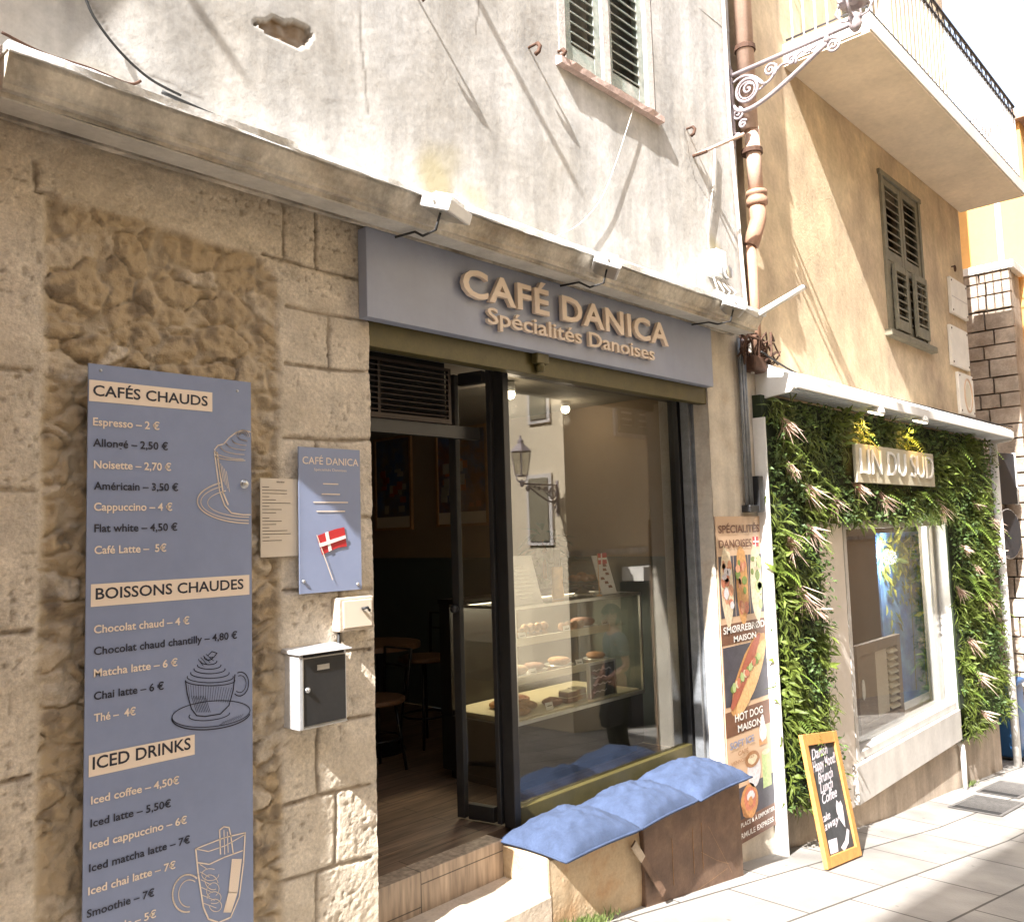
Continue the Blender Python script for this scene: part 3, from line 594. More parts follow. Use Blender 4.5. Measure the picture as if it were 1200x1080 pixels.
# ------------------------------------------------------------------ beyond the corner
op = thing('orange_house', 'orange rendered house beyond the corner', 'building', (14, 0, -3.2))
MB().box(13.62, 22, -.34, 9, -3.6, 5.6).build('wall', K['orange'], op); MB().box(13.6, 22, -.36, 9, -3.6, .45).build('base_wall', K['pinkwall'], op); MB().box(13.5, 22.1, -.5, 9, 5.6, 5.75).build('eaves', K['terracotta'], op)
MB().box(13.60, 13.618, -.02, .05, .46, 5.55).build('downpipe', K['balcwhite'], op)
pr = MB(); sp = thing('stone_pier', 'rough grey brown stone block pier at the far corner', 'pier', (13.2, .5, -3.2))
random.seed(3); z = -3.4; r = 0
pr.box(13.06, 13.55, -.19, 2.4, -3.5, 3.36)
while z < 3.3:
    h = random.uniform(.17, .29); h = min(h, 3.37-z); y = -.22
    while y < 2.4:
        wd = random.uniform(.2, .42); wd = min(wd, 2.42-y); o = random.uniform(0, .03)
        pr.obox((13.03-o, y+wd/2, z+h/2), (.05, 0, 0), (0, wd/2-.010, 0), (0, 0, h/2-.010)); y += wd
    z += h
sp_m = mat('rough block stone', (.44,.36,.285), .92, var=.35, vscale=3.5, rgb2=(.32,.25,.19), mix=.52, mscale=3, bump=.7, bscale=25)
pr.build('masonry', sp_m, sp, bevel=.02); MB().box(12.93, 13.58, -.26, 2.45, 3.37, 3.48).build('coping', K['balcwhite'], sp, bevel=.01)
# ------------------------------------------------------------------ cafe fascia sign
YS = -.062
a, b = at(428.7,264.9,YS), at(836.2,451.6,YS); tl = at(428.7,264.9,YS).z; bl_ = at(428.7,370.3,YS).z
s = thing('fascia_sign', 'long slate blue sign over the shop opening reading CAFÉ DANICA', 'shop sign', ((a.x+b.x)/2, YS, bl_))
MB().box(a.x, b.x, YS, YS+.06, bl_, tl).build('panel', K['bluesign'], s, bevel=.003)
MB().ptext('CAFÉ DANICA', (539,347.3), (780,404.5), 31.5, YS-.012, t=.024, bold=.022, spacing=1.08).build('title_lettering', K['rose'], s)
MB().ptext('Spécialités Danoises', (568.7,379.5), (764.5,422.3), 18.5, YS-.010, t=.02, bold=.012).build('subtitle_lettering', K['rose'], s)

# ------------------------------------------------------------------ menu board
YB = -.05
a = at(103.8,425.3,YB); b = at(293.9,449.7,YB); bz = -1.92
mb = thing('menu_board', 'tall slate blue drinks menu board on the rubble wall', 'menu board', ((a.x+b.x)/2, YB, bz))
MB().box(a.x, b.x, YB, YB+.006, bz, a.z).build('panel', K['blue'], mb)
Y0 = YB-.0006; Y1 = YB-.0022
def quad(m, tl, tr, br, bl): 
    p = [at(*q, YB) for q in (tl, tr, br, bl)]; x0 = p[0].x; x1 = p[1].x; zt = (p[0].z+p[1].z)/2; zb = (p[2].z+p[3].z)/2
    m.box(x0, x1, Y0-.0008, Y0, zb, zt)
for C4, tx, p0, p1, hp in ((((104.5,444),(248.6,460.5),(248.6,484),(104.5,468)), 'CAFÉS CHAUDS', (109,463), (243.5,475.7), 12.5), (((106.5,683),(292,674.5),(292,698),(106.5,709)), 'BOISSONS CHAUDES', (112,700.5), (285.4,690.8), 13), (((104,885),(228,860),(228,884),(103,910)), 'ICED DRINKS', (108.5,901), (223.5,877.3), 14.5)):
    q = MB(); quad(q, *C4); st_o = q.build('heading_strip', K['peach'], mb); MB().ptext(tx, p0, p1, hp, Y1, bold=.016).build('heading_lettering', K['navy'], st_o)
L = [('Espresso – 2 €',(109,498.6),(187,503)),('Allongé – 2,50 €',(109,523),(197,527)),('Noisette – 2,70 €',(110,548.8),(200.6,551)),('Américain – 3,50 €',(110,574),(209,574.5)),('Cappuccino – 4 €',(110,598),(202,598)),('Flat white – 4,50 €',(110.6,622.5),(208,622)),('Café Latte –  5€',(110.6,647.5),(195,647)),
 ('Chocolat chaud – 4 €',(110,740.8),(222,731.6)),('Chocolat chaud chantilly – 4,80 €',(110,765.6),(278,749)),('Matcha latte – 6 €',(110,791.6),(208,781)),('Chai latte – 6 €',(110,818),(192,809)),('Thé –  4€',(110,844.5),(159,838)),
 ('Iced coffee – 4,50€',(106.6,940.5),(210,919)),('Iced latte – 5,50€',(106,967),(200.5,946.5)),('Iced cappuccino – 6€',(105,994),(219,965)),('Iced matcha latte – 7€',(104.3,1020.7),(222.6,987.6)),('Iced chai latte – 7€',(103.3,1047),(205.7,1018)),('Smoothie – 7€',(101.7,1073.5),(181,1050.5)),('Limonade – 5€',(101,1100),(183,1076))]
for i, (tx, p0, p1) in enumerate(L):
    pale = (i % 2 == 1) if 7 <= i < 12 else i % 2 == 0
    MB().ptext(tx, p0, p1, 9.2, Y1, bold=.018).build('menu_line', K['peach'] if pale else K['navy'], mb)
def px2(pts): return [xz(*p, YB) for p in pts]
def ell(cx, cy, rx, ry, a0=0, a1=360, n=28, rot=0):
    o = []
    for k in range(n+1):
        t = R(a0+(a1-a0)*k/n); x, y = rx*math.cos(t), ry*math.sin(t); o.append((cx+x*math.cos(rot)-y*math.sin(rot), cy+x*math.sin(rot)+y*math.cos(rot)))
    return o
# latte glass (top), cut by the board edge
d = MB(); Yd = Y1
def clip(pts, xm=293.2): return [p for p in pts if p[0] <= xm]
def st_(pts, wd=.0030, m=None): (m or d).ribbon(px2(clip(pts)), wd, Yd)
st_([(251,529),(253,545),(257,575),(263,592),(271,601),(285,603),(293,603)], .0045); st_([(254,530),(257,550),(261,577),(267,591)], .006)
st_([(251,527),(255,522),(262,520),(268,513),(276,507),(285,504),(293,506)], .004)
for k in range(5): st_(ell(288+k*.6, 528-k*4.3, 36-k*6, 10-k*1.1, 180, 95), .0028)
st_(ell(287,534,35,5.5,180,90), .0035)
for k in range(3): st_(ell(284, 510, 3+k*2.4, 3+k*1.5, 180, 380), .0025)
for rx, ry, wd in ((62,26,.0045),(58,22,.003),(50,17,.003)): st_(ell(293, 587+ (26-ry)*.2, rx, ry, 92, 235), wd)
for k in range(5): st_([(256+k*2.2,540+k*3),(259+k*2.4,560+k*4)], .0022)
d.build('drawing', K['peach'], mb)
# cup (middle), dark
d = MB()
st_([(217,797),(219,812),(224,830),(230,838),(240,839),(258,836),(268,826),(273,808),(275,790)], .004)
st_(ell(246,797,29,6,180,-5), .003)
for k in range(6): st_(ell(246-k*.4,793-k*4.6,27-k*4.4,6.5-k*.7,190,-10), .0028)
for k in range(4): st_([(232+k*3,772-k*2),(238+k*4,780-k*2)], .002)
st_([(243,768),(248,763),(254,765),(250,770),(245,770)], .0028)
st_(ell(281,801,10,14,-115,120,18,.1), .0035); st_(ell(281,801,7,10,-115,120,18,.1), .0025)
st_(ell(247,836,46,15,0,360,40,-.10), .003); st_(ell(247,838,46,16,10,185,40,-.10), .004); st_(ell(245,837,24,6.5,0,200,24,-.1), .0028)
for k in range(18): st_([(220+k*3,802+.2*k),(222+k*2.6,812+k*.3+6)], .0013)
for k in range(9): st_([(224+k*2,815),(230+k*2,834)], .0016)
for k in range(10): st_([(262+k*2.5,845-k),(256+k*2.8,850-k)], .0013)
d.build('drawing', K['navy'], mb)
# iced glass (bottom)
d = MB()
st_([(229,994),(232,1024),(238,1062),(244,1076),(256,1080),(270,1074),(280,1050),(285,1010),(287,975)], .005)
st_([(229,994),(244,988),(262,981),(287,975)], .004); st_([(229,994),(244,997),(264,990),(287,977)], .003)
st_(ell(219,1046,17,22,70,300,22,.15), .005); st_(ell(221,1046,12,16,75,295,22,.15), .003)
st_([(258,1000),(257,972),(262,968),(268,969),(270,978),(273,1000)], .0045); st_([(263,1000),(262,972)], .003); st_([(267,998),(266,974)], .003)
st_([(231,1010),(245,1012),(262,1004),(284,996)], .004)
for k in range(9): st_([(272+k*1.3,1006),(268+k*1.2,1045),(262+k,1068)], .004)
for k in range(5): st_(ell(246+k*1.5,1024+k*9,10-k*.6,7,0,300,14,k), .0022)
for k in range(6): st_([(234+k*.6,1012+k*9),(243+k*2,1018+k*9)], .002)
d.build('drawing', K['peach'], mb)
for (x, y) in ((118,434),(278,458)):
    p = at(x,y,YB); MB().lathe([(.005,0),(.005,.002),(.002,.004)], (p.x, YB, p.z), 10, (0,-1,0)).build('screw', K['steel'], mb, smooth=True)
p = at(288,567,YB); MB().lathe([(.013,0),(.013,.010),(.010,.014),(.003,.015)], (p.x-.006, YB, p.z), 18, (0,-1,0)).lathe([(.017,0),(.017,.002)], (p.x-.006, YB, p.z), 18, (0,-1,0)).build('bolt', K['steel'], mb, smooth=True)
for (x, z) in ((a.x+.03, bz+.03), (b.x-.03, bz+.03), (a.x+.03, -.6)): MB().lathe([(.008,0),(.008,.0435)], (x, -.0435+.0, z), 10, (0,1,0)).build('standoff', K['steel'], mb)

# ------------------------------------------------------------------ paper notice and small cafe plaque
Yp = -.014
a, b = at(305,560,Yp), at(352,654,Yp)
pn = thing('paper_notice', 'pale paper notice beside the small plaque with a flag', 'notice', (a.x, Yp, b.z)); bb = at(305,653,Yp)
MB().box(a.x, b.x, Yp, Yp+.004, bb.z, a.z).build('sheet', K['paper'], pn)
q = MB(); q.text('Allergènes', (a.x+b.x)/2, a.z-.016, None, .006, Yp-.0012, center=True, bold=.02)
random.seed(5)
for k in range(17):
    z = a.z-.035-k*.0125-(.008 if k > 8 else 0); l_ = random.choice((.06,.085,.11,.125)) if k % 3 else .03
    if z < bb.z+.008: break
    q.box(a.x+.008, a.x+.008+l_, Yp-.0008, Yp, z, z+.0022)
q.build('printed_text', K['ink'], pn)
a, b = at(350,523,-.03), at(424,690,-.03)
pq = thing('cafe_plaque', 'small slate blue cafe plaque bearing a red and white flag', 'plaque', (a.x, -.03, b.z))
MB().box(a.x, b.x, -.03, -.022, b.z, a.z).build('panel', K['blue'], pq); Yq = -.0312
cx = (a.x+b.x)/2
q = MB().ptext('CAFÉ DANICA', (354.5,543.2), (420,546), 8.5, Yq-.0004, bold=.004).text('Spécialités Danoises', cx, at(387,552,-.03).z, .16, .010, Yq-.0004, center=True)
for y, wd, tx in ((567,.075,'Du mardi au'),(579,.09,'dimanche'),(588.5,.17,'Spécialités scandinaves'),(599,.14,'à emporter')): q.box(cx-wd/2, cx+wd/2, Yq-.0006, Yq, at(387,y,-.03).z-.002, at(387,y,-.03).z+.0025)
q.build('lettering', K['peach'], pq)
f0 = [xz(*p,-.03) for p in ((371,628),(381,624),(392,620),(403,617.5),(406,640),(396,641.5),(386,645.5),(377.5,650))]
MB().flat(f0, Yq).build('flag', K['red'], pq)
q = MB().flat([xz(*p,-.03) for p in ((380.5,624.2),(384,622.8),(388.2,644.5),(385,646))], Yq-.0016).flat([xz(*p,-.03) for p in ((373,637),(404,627),(404.6,630.5),(374.3,641))], Yq-.0031)
q.build('flag_cross', K['flagwhite'], pq); MB().ribbon([xz(*p,-.03) for p in ((370.5,627),(389,679))], .004, Yq-.0036).build('flagpole', K['peach'], pq)
for (x, y) in ((355.5,681),(419,684)):
    p = at(x,y,-.03); MB().lathe([(.007,0),(.007,.005),(.003,.007)], (p.x, -.03, p.z), 12, (0,-1,0)).build('screw', K['steel'], pq, smooth=True)

# ------------------------------------------------------------------ letter box
YM = -.11
a, b = at(352,768,YM), at(409,845,YM)
lb = thing('letter_box', 'chrome edged letter box with dark door on the stone pillar', 'letter box', ((a.x+b.x)/2, 0, b.z))
MB().box(a.x, b.x, YM+.012, .012, b.z, a.z).build('body', K['galv'], lb, bevel=.004)
MB().prism([(a.x-.012, .012, a.z+.022), (a.x-.012, YM-.012, a.z+.006), (a.x-.012, YM-.012, a.z+.001), (a.x-.012, .012, a.z+.002)], (b.x-a.x+.024, 0, 0)).build('hood', K['galv'], lb, bevel=.002)
dr = MB().box(a.x+.014, b.x-.010, YM+.004, YM+.013, b.z+.014, a.z-.018).build('door', K['dark2'] if 'dark2' in K else K['frame'], lb, bevel=.002)
q = MB(); x0, x1, z0, z1 = a.x+.010, b.x-.006, b.z+.009, a.z-.013
q.box(x0, x0+.004, YM+.001, YM+.012, z0, z1).box(x0, x1, YM+.001, YM+.012, z0-.004, z0).build('door_edge', K['steel'], dr)
MB().lathe([(.011,0),(.011,.006),(.007,.010)], (x0+.022, YM+.004, (z0+z1)/2+.01), 14, (0,-1,0)).box(x0+.020, x0+.024, YM-.007, YM-.005, (z0+z1)/2+.004, (z0+z1)/2+.016).build('lock', K['steel'], dr, smooth=True)
q = MB(); c = (x0+.095, (z1-.042)); q.box(c[0]-.028, c[0]+.028, YM+.001, YM+.004, c[1]-.010, c[1]+.010).build('name_holder', K['steel'], dr)
MB().box(a.x+.02, b.x-.016, YM+.006, YM+.014, a.z-.012, a.z-.002).build('letter_slot', K['dark'], lb)

# ------------------------------------------------------------------ cable box on the pillar edge
a, b = at(397,701,-.05), at(436,736,-.05)
jb = thing('cable_box', 'old cream cable box at the edge of the doorway', 'cable box', (a.x, 0, b.z))
MB().box(a.x, b.x+.012, -.05, .01, b.z, a.z).build('body', K['step'], jb, bevel=.006)
MB().box(a.x+.018, b.x-.002, -.056, -.05, b.z+.012, a.z-.012).build('cover', K['paper'], jb, bevel=.003)
MB().tube([(b.x-.06,-.06,a.z-.05),(b.x-.04,-.075,a.z-.045),(b.x-.02,-.062,a.z-.06)], .006).tube([(a.x+.02,-.02,b.z),(a.x+.012,-.022,b.z-.10),(a.x+.015,-.015,b.z-.16)], .006).build('lead', K['cable'], jb, smooth=True)

# ------------------------------------------------------------------ flood lights on the cornice
def flood(loc, yaw, label):
    t = thing('flood_light', label, 'flood light', loc, 'white flood lights along the cornice'); c = Vector(loc)
    ax = Vector((math.cos(yaw), math.sin(yaw), 0)); ay = Vector((-math.sin(yaw), math.cos(yaw), 0)); 
    dn = (ay*.35+Vector((0,0,-1))).normalized(); fw = ax.cross(dn)
    MB().obox(c, ax*.105, fw*.075, dn*.026).obox(c-dn*.038, ax*.065, fw*.05, dn*.012).build('housing', K['white'], t, bevel=.006)
    q = MB()
    for k in range(-3, 4): q.obox(c-dn*.053+ax*(k*.016), ax*.002, fw*.046, dn*.005)
    q.build('cooling_fins', K['white'], t)
    MB().obox(c+dn*.0265, ax*.09, fw*.06, dn*.002).build('lens', K['steel'], t)
    w_ = Vector((c.x, -.06, 1.335))
    MB().tube([c+ax*.115-fw*.0, c+ax*.117-dn*.05+Vector((0,.03,-.02)), c-ax*.117-dn*.05+Vector((0,.03,-.02)), c-ax*.115], .007, 6).build('bracket', K['white'], t)
    MB().tube([c-ax*.04-dn*.05, c-ax*.06+Vector((0,.03,-.10)), c-ax*.05+Vector((0,.12,-.10)), (c.x-.06, -.20, 1.335), (c.x-.07,-.08,1.34)], .006, 6).build('lead', K['cable'], t, smooth=True)
    return t
for (p, yw, lab) in (((523,246),.35,'white flood light on the cornice above the blank end of the blue sign'),((711,326),.75,'white flood light on the cornice above the last letters of the sign'),((858,360),.7,'white flood light at the cornice end by the downpipe')):
    q = at(*p,-.34); flood((q.x, -.34, max(q.z, 1.40)), yw, lab)
q = at(850,308,-.12); t = thing('wall_lamp_box', 'white weatherproof box with wires on the plaster above the cornice end', 'junction box', (q.x, -.1, q.z))
MB().box(q.x-.07, q.x+.07, -.10, -.01, q.z-.09, q.z+.10).build('body', K['white'], t, bevel=.015, seg=3)
MB().lathe([(.05,0),(.05,.03),(.04,.035)], (q.x+.03, -.10, q.z-.06), 16, (0,-1,0)).build('cover', K['steel'], t, smooth=True)
b = MB()
for k in range(4): b.tube([(q.x-.05+.03*k,-.05,q.z-.09),(q.x-.07+.05*k,-.09-.02*k,q.z-.20),(q.x-.03+.02*k,-.06,q.z-.30),(q.x-.02,-.1,q.z-.37)], .006, 6)
b.tube([(q.x-.06,-.03,q.z+.09),(q.x-.05,-.03,q.z+.3),(q.x+.06,-.03,q.z+.62),(q.x+.10,-.03,q.z+.9)], .007, 6).build('wires', K['wcable'], t, smooth=True)
# white tube frame beside the downpipe
A, B, C_ = at(838,342,-.30), at(887,369,-.30), at(941,337,-.42)
t = thing('tube_bracket', 'bent white tube bracket sticking out beside the downpipe', 'bracket', B)
MB().tube([A, B], .017, 10).tube([B+Vector((0,-.001,0)), C_], .022, 10).build('tube', K['balcwhite'], t, smooth=True); MB().lathe([(.019,0),(.019,.012)], C_, 12, (C_-B)).build('end_cap', K['cable'], t)

# ------------------------------------------------------------------ downpipes, cables, hooks on the plaster
a, b, c, d = at(869,-30,-.1), at(868,150,-.1), at(881,205,-.1), at(893,415,-.1)
t = thing('downpipe', 'faded terracotta downpipe between the plaster house and the ochre house', 'downpipe', (d.x, -.1, d.z))
MB().tube([(5.88,-.09,9.6),(5.88,-.09,2.98)], .066, 14).build('upper_pipe', K['pinkpipe'], t, smooth=True)
MB().tube([(5.90,-.10,3.0),(5.915,-.10,2.5)], .055, 14).build('middle_pipe', K['pinkpipe'], t, smooth=True)
MB().lathe([(.066,0),(.078,.01),(.078,.05),(.070,.055),(.070,.075),(.078,.08),(.078,.11),(.06,.115)], (5.92,-.10,2.40), 16).build('collar', K['terracotta'], t, smooth=True)
MB().tube([(5.92,-.10,2.41),(5.925,-.10,2.30),(5.90,-.08,2.20),(5.88,-.05,2.10)], .060, 14).tube([(5.88,-.05,2.12),(5.88,-.05,1.22)], .040, 14).build('lower_pipe', K['terracotta'], t, smooth=True)
for z in (5, 3.6, 2.8): MB().lathe([(.08,0),(.08,.035)], (5.88 if z > 2.9 else 5.905,-.09,z), 14).build('clamp', K['rust'], t)
t = thing('conduit', 'white vertical conduit running down beside the terracotta pipe', 'conduit', (5.76,-.03,1.2)); MB().tube([(5.67,-.04,9),(5.675,-.04,3),(5.78,-.04,1.5),(5.80,-.05,1.12)], .014, 8).build('tube', K['wcable'], t, smooth=True)
a, b = at(868,425,-.04), at(879,600,-.04)
t = thing('cable_trunking', 'grey twin conduit down the pier above the food poster', 'conduit', (b.x,-.04,b.z)); q = MB()
for dx in (-.028, .012, .045): q.tube([(b.x+dx,-.035,1.36),(b.x+dx,-.035,b.z+.02+.02*(dx>0))], .013, 8)
q.build('tube', K['greyguide'], t, smooth=True); MB().box(b.x-.05, b.x+.14, -.07, 0, b.z-.0, b.z+.05).box(b.x+.08, b.x+.15, -.08, 0, b.z, b.z+.26).build('elbow_box', K['frame'], t, bevel=.006)
# tangle of wires at the corner
t = thing('wire_tangle', 'tangle of old brown and grey wires at the top of the pier', 'wires', (5.75,-.08,1.25)); q = MB(); random.seed(12)
for k in range(14):
    x0 = 5.5+random.uniform(0,.2); p = [Vector((x0+.5*i/6*random.uniform(.7,1.2), -.05-.05*math.sin(i*.9+k)-random.uniform(0,.03), 1.30+.10*math.sin(i*1.3+k*2)+random.uniform(-.05,.05))) for i in range(7)]
    sp_ = []
    for i in range(6):
        for u in (0,.33,.66): sp_.append(p[i].lerp(p[i+1], u))
    q.tube(sp_, random.uniform(.005,.011), 6)
q.build('strands', K['rust'], t, smooth=True); MB().box(5.72, 5.92, -.11, -.005, 1.13, 1.25).build('old_box', K['rust'], t, bevel=.02)
def cable(name, label, pts, r, m, Y=-.03, sub=6):
    P = [at(p[0], p[1], p[2] if len(p) > 2 else Y) for p in pts]; q = []
    for i in range(len(P)-1):
        p0, p1, p2, p3 = P[max(0,i-1)], P[i], P[i+1], P[min(len(P)-1,i+2)]
        for k in range(sub):
            u = k/sub; q.append(.5*((2*p1)+(p2-p0)*u+(2*p0-5*p1+4*p2-p3)*u*u+(3*p1-p0-3*p2+p3)*u**3))
    q.append(P[-1]); o = MB().tube(q, r, 6).build(name, m, None, smooth=True); return tag(o, label, 'cable')
cable('cable', 'black cable hanging down to the near end of the cornice', ((96,-14),(110,20),(140,60),(175,92),(212,112)), .005, K['cable'], -.05)
cable('cable', 'thin brown wire lying along the near end of the cornice top', ((2,38),(50,62),(105,80),(150,98),(165,95)), .005, K['rust'], -.10)
cable('cable', 'black cable running along the cornice top above the sign', ((190,108),(262,140),(330,165),(420,205),(500,238),(560,256),(640,278),(700,300),(780,332),(845,352)), .007, K['cable'], -.17)
cable('cable', 'pale thin wire hanging from the upstairs window sill to the cornice', ((744,121),(735,150),(722,190),(705,232),(680,262),(652,277)), .003, K['wcable'], -.04)
cable('cable', 'thin grey cable above the linen shop awning', ((892,412),(940,440),(1000,455),(1080,475),(1160,495),(1186,500)), .008, K['cable'], -.12)
def hook(p, L, label, drop=.05, r=.008, up_=.0):
    a = at(*p); t = thing('wall_hook', label, 'hook', a, 'rusty hooks and rods in the plaster')
    MB().tube([a+Vector((0,.03,0)), a+Vector((0,-L*.5,up_*.5)), a+Vector((0,-L,up_))], r, 7).build('rod', K['rust'], t, smooth=True)
    MB().tube([a+Vector((0,-L+.003,up_)), a+Vector((.006,-L-.012,up_-.02)), a+Vector((.002,-L-.004,up_-drop)), a+Vector((-.01,-L+.012,up_-drop-.015))], r*1.5, 7).build('hook_end', K['rust'], t, smooth=True)
hook((618,57), .075, 'short rusty hook left of the upstairs window sill')
hook((484,-6), .085, 'rusty hook high on the plaster over the sign')
hook((803,152), .06, 'small rusty hook right of the upstairs window')
hook((652,62), .05, 'small hook at the corner of the window sill', .03)
def rod(base, L, label, r=.022):
    t = thing('drying_rod', label, 'rod', base, 'iron drying rods standing out of the wall'); b_ = Vector(base)
    MB().tube([b_+Vector((0,.03,0)), b_+Vector((0,-L,0))], r, 8).build('rod', K['iron'], t, smooth=True); MB().lathe([(.05,0),(.05,.012),(.03,.02)], b_+Vector((0,-.005,0)), 12, (0,-1,0)).build('base_plate', K['iron'], t)
for (tip, L, lab) in (((332,160), .50, 'iron drying rod high above the patched plaster'), ((702,270), .46, 'iron drying rod high beside the upstairs window')):
    e = at(*tip); k = L/.19; rod((e.x-k, 0, e.z+k), L, lab)
p0, p1 = at(815,182,-.03), at(872,157,-.30)
t = thing('peach_bar', 'peach painted bar slanting out by the lamp bracket', 'bar', p0); MB().tube([p0, p1], .013, 8).build('bar', K['pinkpipe'], t, smooth=True); MB().tube([p0+Vector((0,.04,.0)), p0+Vector((0,-.09,-.002))], .012, 8).build('pin', K['rust'], t)

# ------------------------------------------------------------------ wrought iron lantern bracket
def lantern(x, y0, zt, label, sgn=-1, L=.98):
    """bracket on a wall at y0 reaching out by L"""
    t = thing('lamp_bracket', label, 'street lamp', (x, y0, zt-.55), 'wrought iron lanterns of the street')
    P = lambda u, z, dx=0: Vector((x+dx, y0+sgn*u, zt+z))
    MB().box(x-.03, x+.03, y0, y0+sgn*.02, zt-.55, zt+.09).box(x-.012, x+.012, y0+sgn*.02, y0+sgn*.035, zt-.5, zt+.05).build('wall_plate', K['iron'], t, bevel=.004)
    MB().tube([P(.02,0), P(L,.01)], .017, 8).build('arm', K['iron'], t, smooth=True)
    bz = lambda pts: [tuple(sum(c*v[k] for c, v in zip(((1-u)**3, 3*u*(1-u)**2, 3*u*u*(1-u), u**3), pts)) for k in (0,1)) for u in [i/16 for i in range(17)]]
    st = bz([(.03,-.24),(.10,-.40),(.40,-.24),(.76,-.05)])
    MB().tube([P(*p) for p in st], .017, 8).build('stay', K['iron'], t, smooth=True)
    q = MB()
    def spiral(cu, cz, r0, turns, a0, dirn=1, r=.010, shrink=.92):
        n = int(turns*18); q.tube([P(cu+r0*(1-shrink*i/n)*math.cos(a0+dirn*2*math.pi*turns*i/n), cz+r0*(1-shrink*i/n)*math.sin(a0+dirn*2*math.pi*turns*i/n)) for i in range(n+1)], r, 6)
    q.tube([P(.145+.085*math.cos(i*.3), -.155+.085*math.sin(i*.3)) for i in range(21)], .012, 6, True)
    q.tube([P(.145+.062*math.cos(i*.35), -.155+.062*math.sin(i*.35)) for i in range(18)], .006, 6, True)
    spiral(.155, -.15, .045, 1.3, .4)
    spiral(.335, -.075, .055, 1.8, -1.2); spiral(.50, -.07, .042, 1.7, -1.0); spiral(.615, -.045, .028, 1.5, -.8); spiral(.80, -.085, .055, 1.9, 1.9, -1); spiral(.06, -.31, .05, 1.6, 1.2, -1); spiral(.10, -.40, .035, 1.5, .5); spiral(.05,-.47,.03,1.4,2)
    q.tube([P(*p) for p in bz([(.23,-.10),(.27,-.20),(.36,-.17),(.385,-.05)])], .010, 6); q.tube([P(*p) for p in bz([(.39,-.10),(.43,-.03),(.5,-.12),(.54,-.05)])], .009, 6); q.tube([P(*p) for p in bz([(.54,-.06),(.58,.0),(.62,-.08),(.70,-.03)])], .008, 6); q.tube([P(*p) for p in bz([(.04,-.06),(.10,-.02),(.2,-.03),(.28,-.16)])], .010, 6)
    for k in range(5): q.tube([P(.24+.02*k,-.19+.01*k), P(.27+.02*k,-.165+.012*k,.02)], .008, 5)
    q.tube([P(.76,-.05), P(.76,-.0)], .02, 6)
    q.build('scrollwork', K['iron'], t, smooth=True)
    c = P(L-.02, .0)
    MB().lathe([(.02,-.05),(.035,-.03),(.045,0),(.035,.03),(.05,.05),(.02,.075)], c, 14).build('finial', K['iron'], t, smooth=True)
    q = MB()
    for s_ in (-1, 1):
        for d_ in (0, 1):
            e = Vector((s_, 0, 0)) if d_ == 0 else Vector((0, s_, 0)); q.tube([c+Vector((0,0,.03)), c+e*.09+Vector((0,0,.05)), c+e*.13+Vector((0,0,.12)), c+e*.10+Vector((0,0,.17))], .009, 6)
    q.build('cradle', K['iron'], t, smooth=True)
    b = c+Vector((0,0,.15)); q = MB(); g_ = MB(); r0, r1, H = .105, .17, .42
    cor = [Vector((math.cos(R(45+90*k)), math.sin(R(45+90*k)), 0)) for k in range(4)]
    for k in range(4):
        q.tube([b+cor[k]*r0, b+cor[k]*r1+Vector((0,0,H))], .010, 6); n2 = cor[(k+1)%4]
        q.tube([b+cor[k]*r0, b+n2*r0], .010, 6); q.tube([b+cor[k]*r1+Vector((0,0,H)), b+n2*r1+Vector((0,0,H))], .013, 6)
        g_.add([b+cor[k]*r0*.97, b+n2*r0*.97, b+n2*r1*.97+Vector((0,0,H)), b+cor[k]*r1*.97+Vector((0,0,H))], [(0,1,2,3)])
    q.lathe([(.03,0),(.06,-.02),(.10,.0),(.07,.005)], b, 12)
    q.build('lantern_frame', K['iron'], t, smooth=False); g_.build('lantern_glass', K['lampglass'], t)
    q = MB(); top = b+Vector((0,0,H)); ap = top+Vector((0,0,.17))
    q.add([top+cc*r1*1.12 for cc in cor]+[ap-Vector((0,0,.03))+cc*.05 for cc in cor], [(k,(k+1)%4,4+(k+1)%4,4+k) for k in range(4)]+[(4,5,6,7),(3,2,1,0)])
    q.lathe([(.05,0),(.055,.05),(.03,.08),(.015,.10),(.02,.13),(.004,.15)], ap-Vector((0,0,.03)), 12).build('lantern_cap', K['iron'], t)
    return t
K['lampglass'] = glass('lantern glass', (.75,.75,.72), 2.)
lan = lantern(5.765, -.0, 3.385, 'grey wrought iron lamp bracket with scrolls beside the balcony')
# its neighbour across the street, mirrored in the shop window
l2 = copy_tree(lan, (0,0,0)); l2.location = (9.4, -4.34, .80-.55); l2.rotation_euler = (0,0,R(-90)); l2.scale = (.78,.78,.78); l2['label'] = 'wrought iron lantern on the corner of the house across the street'

# ------------------------------------------------------------------ bench and cushions
bx0, bx1, by, bt = 3.281, 5.10, -.13, -1.575
bn = thing('window_bench', 'low masonry bench under the cafe window, beige at one end and brown at the other', 'bench', (4.2, -.1, -2.1))
def bf(x, z): return by+.01*fnoise(x, z, 3)+.004*fnoise(x, z, 14), (0,0,0,1)
MB().box(bx0, bx1-.02, by+.02, .215, -2.3, bt).build('core', K['stonebench'], bn, bevel=.012)
grid(bx0+.004, 4.03, -2.3, bt-.012, .03, bf).build('rendered_front', K['stonebench'], bn, smooth=True)
MB().box(4.03, bx1, by-.03, .02, -2.22, bt-.004).build('brown_plate', K['rustplate'], bn, bevel=.006)
q = MB()
for x in (4.30, 4.52, 4.62): q.box(x, x+.0022, by-.0325, by-.0305, -2.0, -1.74)
q.ribbon([(4.7,-1.78),(4.95,-2.12)], .002, by-.0315).ribbon([(4.6,-1.9),(4.78,-2.0),(4.92,-2.06)], .002, by-.0318).ribbon([(4.55,-2.1),(4.9,-2.08)], .002, by-.032).build('scratch', K['wood'], bn)
